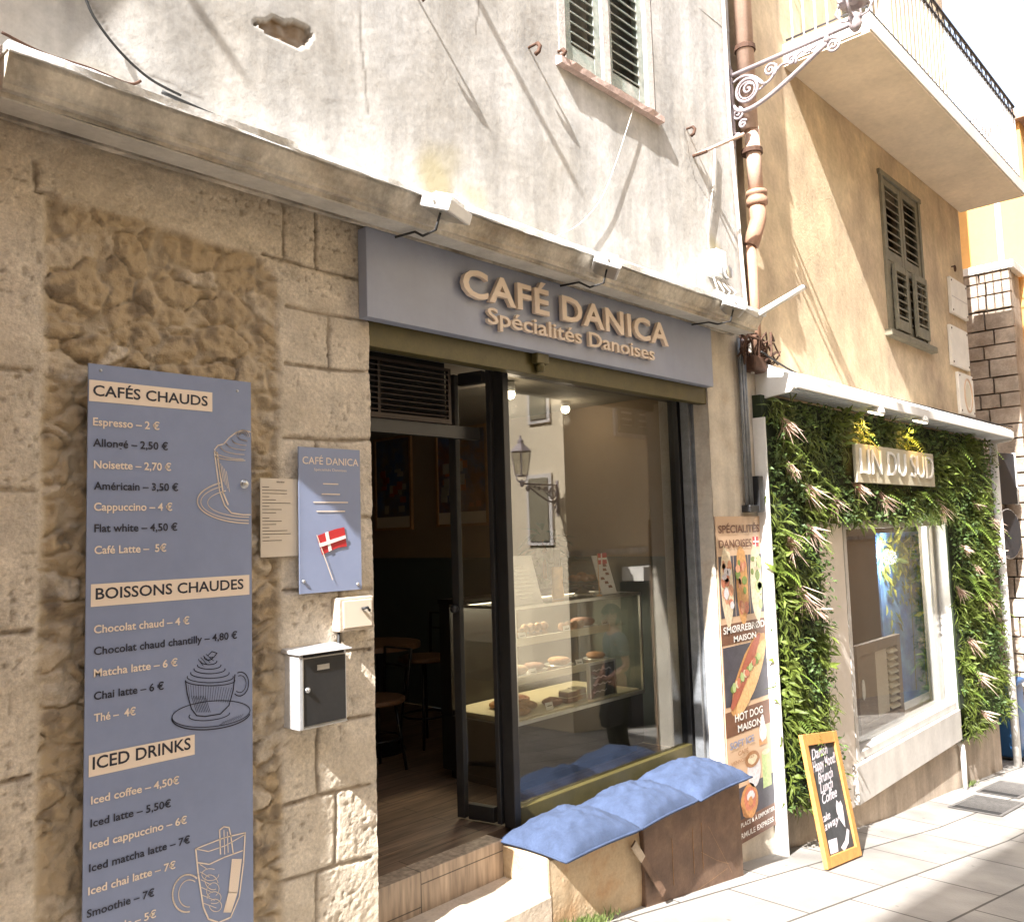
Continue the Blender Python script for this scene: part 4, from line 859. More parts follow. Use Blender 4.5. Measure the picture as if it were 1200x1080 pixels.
p0, p1 = at(742,988,-.16), at(778,1046,-.20); t = thing('metal_strip', 'narrow rusty metal strip leaning on the bench front', 'metal strip', p1); 
dv2 = p1-p0; MB().obox((p0+p1)/2, dv2/2, Vector((.028,0,.028*-dv2.x/dv2.z)).normalized()*.022, (0,.004,0)).build('strip', K['rustplate'], t)
q = MB(); q.obox(p0+dv2*.16, dv2*.15, Vector((.028,0,-.028*dv2.x/dv2.z)).normalized()*.0225, (0,.0045,0)); q.build('painted_end', K['step'], t)
def cushion(cx, cy, cz, w_, d_, h, yaw, tilt, seed, label):
    t = thing('cushion', label, 'cushion', (cx, cy, cz), 'denim blue cushions on the window bench'); b = MB(); N = 34; M_ = Matrix.Rotation(yaw, 3, 'Z') @ Matrix.Rotation(tilt, 3, 'X'); rng = random.Random(seed)
    for s_ in (1, -1):
        k = len(b.v)
        for j in range(N+1):
            for i in range(N+1):
                u, v = -1+2*i/N, -1+2*j/N
                px_ = u*(1-.07*(1-v*v)); py_ = v*(1-.07*(1-u*u)); pr = max(0, (1-u*u)*(1-v*v))
                z = h*(pr**.5)
                wr = noise.noise((u*3+seed, v*3, seed))*.10 + .10*math.sin(9*math.atan2(v,u)+seed*2)*max(0,(u*u+v*v-.55))*noise.noise((u*2,v*2,seed+4))*2 + noise.noise((u*8, v*8, seed*3))*.05
                z = z*(1+wr*1.9)-.034*max(0,noise.noise((u*2.6+seed*3,v*1.0+u,4)))*pr-.006*abs(noise.noise((u*9+seed,v*6,seed)))*min(1,pr*3)-.010*max(0,math.sin(14*u+seed+3*noise.noise((u*3,v*3,seed))))*max(0,abs(v)-.45)*min(1,pr*8)
                if s_ < 0: z = -min(z, .018+.0*z)
                p = M_ @ Vector((px_*w_/2, py_*d_/2, z)); b.v.append((cx+p.x, cy+p.y, cz+.019+p.z))
        for j in range(N):
            for i in range(N):
                a = k+j*(N+1)+i; f = (a, a+1, a+N+2, a+N+1); b.f.append(f if s_ > 0 else f[::-1])
    b.build('cover', K['denim'], t, smooth=True)
    e = []
    for (u0, v0, u1, v1) in ((-1,-1,1,-1),(1,-1,1,1),(1,1,-1,1),(-1,1,-1,-1)):
        for k in range(10):
            u = u0+(u1-u0)*k/10; v = v0+(v1-v0)*k/10; p = M_ @ Vector((u*(1-.07*(1-v*v))*w_/2, v*(1-.07*(1-u*u))*d_/2, 0)); e.append(Vector((cx, cy, cz+.019))+p)
    MB().tube(e, .006, 6, True).build('piping', K['denim'], t, smooth=True)
for (x, y, z, yw, tl_, sd_, lab) in ((3.565,-.005,bt+.002,-.03,.0,1,'denim blue cushion nearest the doorway on the window bench'),(4.15,-.005,bt+.002,.03,.0,2,'denim blue cushion in the middle of the window bench'),(4.76,-.01,bt+.014,.0,.05,3,'denim blue cushion next to the food poster')):
    cushion(x, y-.025, z, .615, .47, .125, yw, tl_, sd_, lab)

# ------------------------------------------------------------------ food poster on the pier
YP = -.016
x0, x1 = xz(838,605,YP)[0], xz(890,605,YP)[0]+.005; z1 = xz(838,605,YP)[1]; z0 = -2.09
fp = thing('food_poster', 'tall food poster of danish specialities on the pier', 'poster', (x0, YP, z0))
MB().box(x0, x1, YP, YP+.006, z0, z1).build('panel', K['tan'], fp); W_ = x1-x0; H_ = z1-z0; Ya = YP-.0004
def pr_(m, u0, u1, v0, v1, lay=0): m.box(x0+u0*W_, x0+u1*W_, Ya-.0008-.0009*lay, Ya-.0009*lay, z1-v1*H_, z1-v0*H_); return m
def blob(m, u, v, ru, rv, lay, n=14, seed=0, rot=0, irr=.15):
    P_ = []
    for k in range(n):
        a_ = 2*math.pi*k/n; rr = 1+irr*noise.noise((math.cos(a_)*2+seed, math.sin(a_)*2, seed*1.7)); x, y = ru*rr*math.cos(a_), rv*rr*math.sin(a_)
        P_.append((x0+(u+x*math.cos(rot)-y*math.sin(rot))*W_, z1-v*H_-(x*math.sin(rot)+y*math.cos(rot))*W_))
    m.add([(p[0], Ya-.0009*lay-.0009, p[1]) for p in P_], [tuple(range(n))]); return m
darkm = mat('poster dark photo ground', (.055,.05,.065), .5, var=.3, vscale=12)
for g_ in (*[(.02+k*.325, .33+k*.325, .125, .315) for k in range(3)], (.02,.98,.405,.585), (0,1,.835,.93)): pr_(MB(), *g_).build('photo_ground', darkm, fp)
for g_ in ((.335,.398),(.60,.675),(.93,1)): pr_(MB(), 0, 1, *g_).build('band', K['brown'], fp)
cols = {'salmon': (.48,.17,.10), 'greens': (.16,.22,.05), 'cream': (.62,.52,.36), 'shrimp': (.55,.27,.16), 'bun': (.50,.26,.09), 'bunl': (.62,.38,.17), 'sausage': (.34,.09,.05), 'matcha': (.38,.47,.20), 'cupw': (.60,.56,.58), 'coffee': (.32,.16,.07), 'cone': (.50,.24,.09)}
FM = {k: mat('poster '+k, v, .5, var=.25, vscale=45) for k, v in cols.items()}; FB = {k: MB() for k in cols}
rng = random.Random(4)
for k in range(3):
    base = ['cream','bun','cream'][k]; blob(FB[base], .175+k*.325, .22, .135, .43, 1, seed=k)
    for j in range(16): blob(FB[[['shrimp','salmon','cupw'],['salmon','greens','shrimp'],['greens','cream','matcha']][k][j % 3]], .175+k*.325+rng.uniform(-.09,.09), .22+rng.uniform(-.08,.08), rng.uniform(.03,.06), rng.uniform(.03,.07), 2+j % 3, 9, seed=j+k*20)
blob(FB['bun'], .55, .50, .56, .20, 1, 22, 3, .72-1.5+0, .1); blob(FB['bunl'], .60, .515, .50, .13, 2, 22, 5, -.78, .1); blob(FB['sausage'], .47, .49, .52, .085, 3, 20, 8, -.80, .1)
for j in range(14):
    u = .18+.045*j; blob(FB[['greens','matcha','cream','salmon'][j % 4]], u+rng.uniform(-.02,.02), .535-.0060*j+rng.uniform(-.004,.004), .055, .04, 4+j % 2, 9, j, rng.uniform(0,3))
blob(FB['cupw'], .55, .80, .15, .18, 1, 18, 2, 0, .05); blob(FB['coffee'], .52, .765, .16, .085, 2, 18, 2, 0, .03); blob(FB['cream'], .52, .765, .10, .05, 3, 14, 5)
pr_(FB['matcha'], .74, .93, .76, .87, 1); blob(FB['cream'], .835, .76, .095, .03, 2); pr_(FB['cone'], .70, .88, .715, .735, 1); blob(FB['cupw'], .79, .695, .09, .10, 2, 14, 3); blob(FB['cupw'], .79, .670, .05, .10, 3, 12, 4)
blob(FB['cone'], .42, .885, .19, .18, 1, 18, 6); blob(FB['salmon'], .43, .88, .13, .12, 2, 16, 7); blob(FB['cupw'], .44, .872, .09, .05, 3, 12, 8); blob(FB['cone'], .43, .888, .05, .05, 4, 12, 9)
for k in FB: FB[k].build('food_picture', FM[k], fp)
q = MB(); tz = lambda v: z1-v*H_; cxp = (x0+x1)/2
q.text('SPÉCIALITÉS', x0+.04*W_, tz(.052), .92*W_, .052, Ya-.004, bold=.02).text('DANOISES', x0+.04*W_, tz(.098), .72*W_, .052, Ya-.004, bold=.02); q.build('dark_lettering', K['brown'], fp)
MB().box(x0+.80*W_, x0+.93*W_, Ya-.0012, Ya, tz(.10), tz(.068)).build('flag', K['red'], fp); MB().box(x0+.845*W_, x0+.865*W_, Ya-.0024, Ya-.0014, tz(.10), tz(.068)).box(x0+.80*W_, x0+.93*W_, Ya-.0036, Ya-.0026, tz(.0865), tz(.0815)).build('flag_cross', K['flagwhite'], fp)
q = MB().text('SMØRREBRØD', x0+.04*W_, tz(.363), .92*W_, .046, Ya-.004, bold=.02).text('MAISON', cxp, tz(.393), .50*W_, .040, Ya-.004, bold=.02, center=True).text('HOT DOG', cxp, tz(.635), .62*W_, .050, Ya-.004, bold=.02, center=True).text('MAISON', cxp, tz(.668), .52*W_, .046, Ya-.004, bold=.02, center=True)
q.text('SUR PLACE & À EMPORTER', x0+.04*W_, tz(.952), .92*W_, .028, Ya-.004, bold=.02).text('FORMULE EXPRESS', x0+.06*W_, tz(.985), .86*W_, .034, Ya-.004, bold=.02); q.build('white_lettering', K['flagwhite'], fp)
q = MB().text('SOFT ICE', x0+.06*W_, tz(.712), .52*W_, .044, Ya-.004, bold=.02); q.build('blue_lettering', K['blue'], fp)
q = MB().text('CAFÉ', x0+.22*W_, tz(.738), .22*W_, .028, Ya-.004, bold=.01).text('VIENNOISERIES', x0+.06*W_, tz(.760), .50*W_, .022, Ya-.004, bold=.01); q.build('brown_lettering', K['coffee'] if 'coffee' in K else FM['coffee'], fp)
# ------------------------------------------------------------------ inside the cafe
FL = -1.545
def frame_pic(name, label, y0, y1, z0, z1, cols_, seed):
    t = thing(name, label, 'picture', (SX-.02, (y0+y1)/2, z0)); b = .025
    MB().box(SX-.03, SX-.001, y0, y1, z0, z0+b).box(SX-.03, SX-.001, y0, y1, z1-b, z1).box(SX-.03, SX-.001, y0, y0+b, z0+b, z1-b).box(SX-.03, SX-.001, y1-b, y1, z0+b, z1-b).build('frame', K['wood'], t)
    MB().box(SX-.014, SX-.002, y0+b, y1-b, z0+b, z1-b).build('print', mat('harbour print', cols_[0], .4, var=.3, vscale=9, rgb2=cols_[1], mix=.5, mscale=6), t)
    rng = random.Random(seed)
    for k, c in enumerate(cols_[2:]):
        q = MB()
        for j in range(9):
            y = rng.uniform(y0+.08, y1-.12); z = z0+.16+(z1-z0-.35)*rng.random()*.75; q.box(SX-.0165-.0004*k, SX-.0145, y, y+rng.uniform(.03,.1), z, z+rng.uniform(.03,.10))
        q.build('printed_shapes', mat('print colour', c, .5), t)
    MB().box(SX-.0160, SX-.0145, y0+b, y1-b, z0+b, z0+.13).build('caption_strip', K['paper'], t)
frame_pic('framed_print', 'framed blue town print nearer the back of the cafe', 3.30, 3.86, .08, .99, ((.05,.10,.22),(.16,.12,.10),(.35,.30,.24),(.30,.08,.04)), 1)
frame_pic('framed_print', 'framed red and blue town print behind the folding door', 2.28, 2.95, .09, .98, ((.10,.13,.22),(.22,.10,.05),(.42,.14,.06),(.35,.32,.28)), 2)
def bulb(x, y, z, e, label):
    t = thing('ceiling_spot', label, 'ceiling lamp', (x, y, z), 'ceiling spots in the cafe'); MB().lathe([(.035,0),(.035,.05),(.03,.06)], (x, y, z+.02), 14).build('housing', K['white'], t, smooth=True)
    MB().lathe([(.005,-.03),(.025,-.022),(.034,0),(.03,.02)], (x, y, z), 14).build('bulb', K['glow'], t, smooth=True)
    l = bpy.data.lights.new('bulb_light', 'POINT'); l.energy = e; l.color = (1,.82,.6); l.shadow_soft_size = .05; o = bpy.data.objects.new('bulb_light', l); col.objects.link(o); o.location = (x, y, z-.08); par(o, t); o.location = (x, y, z-.08)
K['glow'] = mat('lamp glow', (1,.9,.75), .5, emit=(1,.86,.62,3.))
p = at(597,436,.75); bulb(p.x, .75, .90, .7, 'lit ceiling spot beside the door post')
p = at(661,437,1.1); bulb(p.x, 1.1, .93, .6, 'lit ceiling spot in the middle of the shop window')
# cake display
cx0, cx1, cy0, cy1, cz0, cz1 = 3.86, 5.20, .60, 1.27, -1.14, -.435
t = thing('cake_display', 'black glass fronted cake display counter behind the shop window', 'display case', ((cx0+cx1)/2, cy0, FL))
MB().box(cx0, cx1, cy0+.02, cy1, FL+.06, cz0-.002).box(cx0+.04, cx1-.04, cy0+.06, cy1-.04, FL, FL+.06).build('base', K['black'], t, bevel=.006)
q = MB(); b = .018
for x in (cx0, cx1-b): q.box(x, x+b, cy0, cy0+b, cz0, cz1)
q.box(cx0+b, cx1-b, cy0, cy0+b, cz0, cz0+.022).box(cx0+b, cx1-b, cy0, cy0+b, cz1-b, cz1).box(cx0, cx0+b, cy0+b, cy1-.1, cz1-b, cz1).box(cx1-b, cx1, cy0+b, cy1-.1, cz1-b, cz1); q.build('front_trim', K['steel'], t)
MB().box(cx0, cx0+.03, cy1-.1, cy1, cz0, cz1).box(cx1-.03, cx1, cy1-.1, cy1, cz0, cz1).box(cx0+.03, cx1-.03, cy1-.03, cy1, cz0, cz1).box(cx0-.002, cx1+.002, cy1-.25, cy1+.01, cz1, cz1+.03).build('back_frame', K['black'], t)
MB().box(cx0+b, cx1-b, cy0+.005, cy0+.010, cz0+.022, cz1-b).box(cx0+.004, cx0+.009, cy0+b, cy1-.1, cz0, cz1-b).box(cx1-.009, cx1-.004, cy0+b, cy1-.1, cz0, cz1-b).box(cx0+b, cx1-b, cy0+b, cy1-.25, cz1-.008, cz1-.003).build('glazing', K['caseglass'], t)
MB().box(cx0+.03, cx1-.03, cy0+.03, cy1-.04, cz0, cz0+.03).build('deck', K['cream'], t)
for z in (-.90, -.665): 
    f = MB().box(cx0+.03, cx1-.03, cy0+.12, cy1-.05, z, z+.008).build('shelf', K['caseglass'], t); MB().box(cx0+.03, cx1-.25, cy0+.10, cy0+.115, z-.025, z+.022).build('shelf_edge', K['cream'], f)
l = bpy.data.lights.new('case_light', 'AREA'); l.shape = 'RECTANGLE'; l.size = 1.2; l.size_y = .04; l.energy = 5.5; l.color = (1,.85,.62); o = bpy.data.objects.new('case_light', l); col.objects.link(o); par(o, t); o.location = ((cx0+cx1)/2, cy1-.12, cz1-.03)
MB().box(cx0+.06, cx1-.06, cy1-.14, cy1-.10, cz1-.022, cz1-.004).build('light_strip', mat('strip light', (1,.9,.7), .5, emit=(1,.85,.6,1.5)), t)
def pastry(kind, x, y, z, label, m='bread', s=1.):
    t = thing(kind, label, kind.replace('_', ' '), (x, y, z), 'pastries in the cake display')
    if kind == 'braided_bun':
        q = MB()
        for k in range(7): q.lathe([(.005,-.03),(.024,-.018),(.03,0),(.024,.018),(.005,.03)], (x-.10*s+.033*k*s, y+.012*(-1)**k, z+.030), 12, (.6,.5*(-1)**k,.1))
        q.build('crust', K[m], t, smooth=True)
    elif kind == 'round_cake':
        q = MB().lathe([(.07*s,0),(.085*s,.015),(.088*s,.03*s),(.07*s,.045*s),(.03*s,.052*s),(.002,.053*s)], (x, y, z+.003), 22); q.build('sponge', K[m], t, smooth=True); q = MB()
        q.lathe([(.11*s,-.001),(.115*s,.001),(.115*s,.0025),(.02,.003)], (x, y, z), 22)
        q.build('plate', K['steel'], t, smooth=True)
    elif kind == 'cake_slice':
        a = [(x-.05*s, y-.03, z+.002), (x+.05*s, y-.03, z+.002), (x+.05*s, y+.05, z+.002), (x-.05*s, y+.05, z+.002)]
        MB().prism(a, (0,0,.03)).prism([(p[0],p[1],p[2]+.036) for p in a], (0,0,.03)).build('sponge', K[m], t); MB().prism([(p[0],p[1],p[2]+.030) for p in a], (0,0,.006)).prism([(p[0],p[1],p[2]+.066) for p in a], (0,0,.008)).build('cream_layer', K['cream'], t, bevel=.002)
    elif kind == 'cinnamon_roll':
        MB().tube([(x+(.012+.006*i/3)*math.cos(i*.5)*s, y+(.012+.006*i/3)*math.sin(i*.5)*s, z+.022) for i in range(28)], [.016+.004*math.sin(i) for i in range(28)], 7).build('dough', K[m], t, smooth=True)
    return t
pastry('braided_bun', 4.06, .80, -.657, 'golden braided bun on the top shelf nearest the door')
pastry('braided_bun', 4.45, .95, -.657, 'golden braided bun further along the top shelf')
pastry('round_cake', 4.92, .92, -.657, 'round dark cake on a plate on the top shelf of the display', 'cake')
pastry('round_cake', 4.15, .88, -.892, 'round golden tart on the middle shelf nearest the door', 'bread')
pastry('round_cake', 4.62, .90, -.892, 'round baked tart on the middle shelf of the display', 'bread', .9)
pastry('cinnamon_roll', 4.02, .74, cz0+.03, 'cinnamon roll at the door end of the display deck', 'bread', 1.2)
pastry('cinnamon_roll', 4.18, .82, cz0+.03, 'golden roll beside another roll on the display deck', 'bread', 1.1)
pastry('cinnamon_roll', 4.36, .76, cz0+.03, 'dark twisted roll on the display deck by the cake slices', 'cake', 1.1)
pastry('cake_slice', 4.50, .72, cz0+.03, 'layered sponge slice behind the small chalk sign', 'cake')
pastry('cake_slice', 4.62, .74, cz0+.03, 'layered sponge slice touching the chalk sign', 'bread')
for (x, y, z, lab) in ((4.06,.715,-.657,'small white price card before the braided bun nearest the door'),(4.50,.715,-.657,'small white price card before the second braided bun'),(4.92,.715,-.657,'small white price card before the dark cake'),(4.15,.715,-.892,'small white price card before the golden tart nearest the door'),(4.62,.715,-.892,'small white price card before the tart on the middle shelf'),(4.24,.665,cz0+.03,'small white price card among the rolls on the display deck')):
    t = thing('price_card', lab, 'price card', (x, y, z), 'price cards in the cake display'); MB().prism([(x-.035,y,z),(x+.035,y,z),(x+.035,y+.012,z+.045),(x-.035,y+.012,z+.045)], (0,.002,0)).build('card', K['white'], t)
    MB().prism([(x-.022,y+.005,z+.022),(x+.022,y+.005,z+.022),(x+.022,y+.0062,z+.028),(x-.022,y+.0062,z+.028)], (0,-.001,0)).build('printed_text', K['ink'], t)
pastry('cinnamon_roll', 4.10, .98, cz0+.03, 'golden roll behind the front rolls on the display deck', 'bread', 1.2); pastry('cinnamon_roll', 4.30, 1.0, cz0+.03, 'brown roll at the back of the display deck', 'cake', 1.2); pastry('round_cake', 4.36, .90, -.892, 'small dark cake between the tarts on the middle shelf', 'cake', .8)
pastry('braided_bun', 4.66, .80, -.657, 'golden braided bun beside the dark cake on the top shelf'); pastry('round_cake', 4.98, .86, -.892, 'flat tart at the far end of the middle shelf', 'bread', .8)
t = thing('price_chalkboard', 'small white framed chalk sign inside the cake display', 'chalk sign', (4.78,.68,cz0+.03))
MB().box(4.66, 4.93, .665, .68, cz0+.03, cz0+.25).build('slate', K['slate'], t); MB().box(4.645, 4.66, .66, .685, cz0+.03, cz0+.265).box(4.93, 4.945, .66, .685, cz0+.03, cz0+.265).box(4.66, 4.93, .66, .685, cz0+.25, cz0+.265).build('frame', K['steel'], t)
q = MB()
for k in range(4): q.ribbon([(4.69+.018*i, cz0+.21-k*.047+.006*math.sin(i*2.1+k)) for i in range(12-k%2*3)], .006, .6645)
q.build('chalk_writing', K['chalk'], t)
def tent(x, y, z, wd, h, label, flag=False):
    t = thing('menu_stand', label, 'menu stand', (x, y, z)); 
    MB().prism([(x-wd/2, y, z), (x+wd/2, y, z), (x+wd/2-.02, y+.07, z+h), (x-wd/2-.02, y+.07, z+h)], (0,.006,0)).build('card', K['white'], t); MB().box(x-wd/2, x+wd/2, y-.02, y+.09, z-.004, z).build('foot', K['steel'], t)
    q = MB(); rng = random.Random(int(x*100))
    if flag:
        for k in range(7):
            u = rng.uniform(.2,.8); v = .15+k*.11; q.prism([(x-wd/2+(u-.12)*wd-.02*v, y+.07*v-.002, z+h*v), (x-wd/2+(u+.15)*wd-.02*v, y+.07*v-.002, z+h*v), (x-wd/2+(u+.1)*wd-.02*v, y+.07*(v+.07)-.002, z+h*(v+.07)), (x-wd/2+(u-.1)*wd-.02*v, y+.07*(v+.07)-.002, z+h*(v+.07))], (0,.001,0))
        q.build('food_picture', K['cake'], t)
    else:
        for k in range(9):
            v = .12+.08*k; l_ = .30*math.sin(math.pi*(k+1)/10)+.06; q.prism([(x-l_*wd-.02*v, y+.07*v-.002, z+h*v), (x+l_*wd-.02*v, y+.07*v-.002, z+h*v), (x+l_*wd-.02*v, y+.07*v-.0015, z+h*v+.010), (x-l_*wd-.02*v, y+.07*v-.0015, z+h*v+.010)], (0,.001,0))
        q.build('printed_text', K['steel'], t)
TZ = cz1+.002
a = at(612,705,.70); tent(a.x, .66, TZ, .30, .30, 'white printed menu stand at the door end of the display top')
a = at(708,690,.75); tent(a.x, .70, TZ, .17, .27, 'menu card with food pictures beside the cake dome', True)
a = at(708,660,.62)
t = thing('table_flag', 'small red flag with white cross on the display top', 'flag', (a.x-.03, .64, TZ)); MB().tube([(a.x-.04,.64,TZ),(a.x-.045,.64,a.z+.07)], .003, 6).lathe([(.02,0),(.02,.006),(.004,.012)], (a.x-.04,.64,TZ), 12).build('pole', K['palewood'], t)
zz = a.z-.005; MB().box(a.x-.045, a.x+.055, .638, .641, zz, zz+.075).build('cloth', K['red'], t); MB().box(a.x-.012, a.x+.002, .6365, .6378, zz, zz+.075).box(a.x-.045, a.x+.055, .6355, .6364, zz+.030, zz+.044).build('cross', K['flagwhite'], t)
a = at(647,690,.85)
t = thing('pepper_mill', 'tall pale wooden bottle shaped mill with a dark neck on the display top', 'mill', (a.x, .80, TZ))
MB().lathe([(.04,0),(.042,.02),(.036,.10),(.038,.20),(.034,.21)], (a.x,.80,TZ), 18).build('body', K['palewood'], t, smooth=True); MB().lathe([(.022,.21),(.02,.27),(.03,.29),(.028,.32),(.01,.335)], (a.x,.80,TZ), 16).build('neck', K['black'], t, smooth=True)
a = at(676,690,.95)
t = thing('cake_dome', 'glass cake dome over brown buns on the display top', 'cake dome', (a.x, .9, TZ))
MB().lathe([(.06,0),(.05,.01),(.02,.03),(.02,.06),(.14,.07),(.145,.08)], (a.x,.9,TZ), 22).build('stand', K['black'], t, smooth=True); MB().lathe([(.13,.08),(.13,.16),(.11,.20),(.06,.225),(.012,.23),(.016,.25),(.02,.265),(.005,.28)], (a.x,.9,TZ), 24).build('dome', K['caseglass'], t, smooth=True)
t2 = thing('bun_heap', 'heap of brown buns under the glass dome', 'buns', (a.x,.9,TZ+.08)); q = MB()
for k in range(7): q.lathe([(.004,-.02),(.03,-.012),(.038,.004),(.028,.022),(.004,.03)], (a.x+.065*math.cos(k*1.05)*(k>0), .9+.065*math.sin(k*1.05)*(k>0), TZ+.105+.02*(k==0)), 12)
q.build('crust', K['bread'], t2, smooth=True)
# leaves
def leaf(b, p, d, n, L, wd, bend=.25, tone=(1,1,1)):
    """a leaf as two folded strips of two faces each"""
    s_ = d.cross(n).normalized(); n = s_.cross(d).normalized(); k = len(b.v)
    pts = []
    for (u, w_) in ((0,.15),(.45,1.),(1,.08)):
        c = p+d*(L*u)-n*(bend*L*u*u); pts += [c-s_*wd*w_/2+n*wd*.12*w_, c, c+s_*wd*w_/2+n*wd*.12*w_]
    b.v += [tuple(q) for q in pts]
    for r_ in (0, 3):
        b.f += [(k+r_, k+r_+1, k+r_+4, k+r_+3), (k+r_+1, k+r_+2, k+r_+5, k+r_+4)]
    if b.c is None: b.c = []
    b.c += [(*tone, 1)]*9
def rv(rng): return Vector((rng.gauss(0,1), rng.gauss(0,1), rng.gauss(0,1)))
t = thing('potted_plant', 'dark leafy potted plant at the end of the display', 'potted plant', (5.18, 1.45, FL)); rng = random.Random(8); q = MB()
MB().lathe([(.14,0),(.17,.3),(.18,.32),(.15,.31)], (5.16,1.47,FL), 18).build('pot', K['terracotta'], t, smooth=True)
for k in range(120):
    h = rng.uniform(.75,1.55); d = Vector((rng.gauss(0,1), rng.gauss(0,1), rng.uniform(-.3,.6))).normalized(); leaf(q, Vector((5.16,1.47,FL+h))+d*.05, d, Vector((0,0,1)), rng.uniform(.14,.24), .07, .5, (rng.uniform(.6,1.3),)*3)
q.v = [(min(v[0], 5.385), max(v[1], 1.30), v[2]) for v in q.v]
q.build('leaves', K['potleaf'], t); MB().tube([(5.16,1.47,FL+.3),(5.15,1.46,FL+1.0),(5.16,1.47,FL+1.5)], .015, 7).build('stem', K['wood'], t)
# table and stools seen through the door
def bar_table(x, y, label, h=.78, r=.34):
    t = thing('cafe_table', label, 'table', (x, y, FL)); MB().lathe([(r,h-.035),(r,h),(r*.97,h+.003)], (x,y,FL), 30).build('tabletop', K['darkwood'], t); MB().lathe([(.22,0),(.22,.012),(.03,.03),(.025,h-.04)], (x,y,FL), 20).build('pedestal', K['black'], t, smooth=False)
def stool(x, y, label, h=.62):
    t = thing('bar_chair', label, 'chair', (x, y, FL), 'dark chairs with wooden seats'); MB().lathe([(.19,h),(.2,h+.01),(.2,h+.03),(.19,h+.035)], (x,y,FL), 24).build('seat', K['darkwood'], t)
    MB().tube([(x+.17,y+.12,FL+h),(x+.2,y+.14,FL+h+.34),(x+.2,y-.14,FL+h+.34),(x+.17,y-.12,FL+h)], .012, 8).tube([(x+.2,y+.13,FL+h+.22),(x+.2,y-.13,FL+h+.22)], .010, 8).build('backrest', K['black'], t, smooth=True)
    for a_ in (45,135,225,315): MB().tube([(x+.13*math.cos(R(a_)),y+.13*math.sin(R(a_)),FL+h), (x+.2*math.cos(R(a_)),y+.2*math.sin(R(a_)),FL+.003)], .011, 7).build('leg', K['black'], t, smooth=True)
    MB().tube([(x+.17*math.cos(i*.5236),y+.17*math.sin(i*.5236),FL+.22) for i in range(12)], .009, 6, True).build('footring', K['black'], t, smooth=True)
bar_table(4.05, 2.20, 'round wooden table on a black pedestal inside the doorway')
stool(4.40, 2.05, 'dark chair with wooden seat between the table and the cake display'); stool(3.70, 1.75, 'dark chair with wooden seat on the near side of the table', .45)

# ------------------------------------------------------------------ linen shop: awning, plant wall, sign
AX0, AX1 = 5.925, 12.08
t = thing('awning_cassette', 'long white awning cassette over the linen shop', 'awning', (9, -.15, 1.0))
prof = [(-.001,1.19),(-.10,1.20),(-.28,1.10),(-.30,1.08),(-.30,1.00),(-.27,.97),(-.001,.94)]
MB().prism([(AX0, y, z) for y, z in prof], (.03,0,0)).build('end_cap', K['white'], t, bevel=.004); MB().prism([(AX1-.03, y, z) for y, z in prof], (.03,0,0)).build('end_cap', K['white'], t, bevel=.004)
MB().prism([(AX0+.031, y, z) for y, z in ((-.01,1.185),(-.10,1.195),(-.28,1.095),(-.295,1.08),(-.295,1.06),(-.02,1.12))], (AX1-AX0-.062,0,0)).prism([(AX0+.031, y, z) for y, z in ((-.296,1.085),(-.312,1.08),(-.312,1.0),(-.296,.995))], (AX1-AX0-.062,0,0)).build('cover', K['white'], t, bevel=.003)
q = MB(); 
for k in range(5): q.box(AX0+.032, AX1-.032, -.27+.05*k, -.232+.05*k, 1.00, 1.012)
q.build('underside_slats', K['railwhite'], t)
rng = random.Random(21)
t = thing('plant_wall', 'lush green wall of leaves and ferns framing the linen shop window', 'plant wall', (8.8, -.1, -2.3))
GX0, GX1 = 5.86, 11.62
areas = [(GX0, 6.72, -2.02, .96), (6.72, 9.98, .0, .96), (9.98, GX1, -2.28, .96)]
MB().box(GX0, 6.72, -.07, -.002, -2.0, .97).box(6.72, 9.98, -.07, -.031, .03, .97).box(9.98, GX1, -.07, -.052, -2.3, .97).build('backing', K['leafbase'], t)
MB().box(5.845, 5.861, -.10, -.002, -2.30, .80).build('side_panel', K['white'], t, bevel=.002)
SG = (7.26, 9.26, .35, .68)
def clump(x, z):
    """which kind of plant grows here"""
    return noise.noise((x*2.6, 1, z*2.6)), noise.noise((x*2.1, 7, z*2.1))
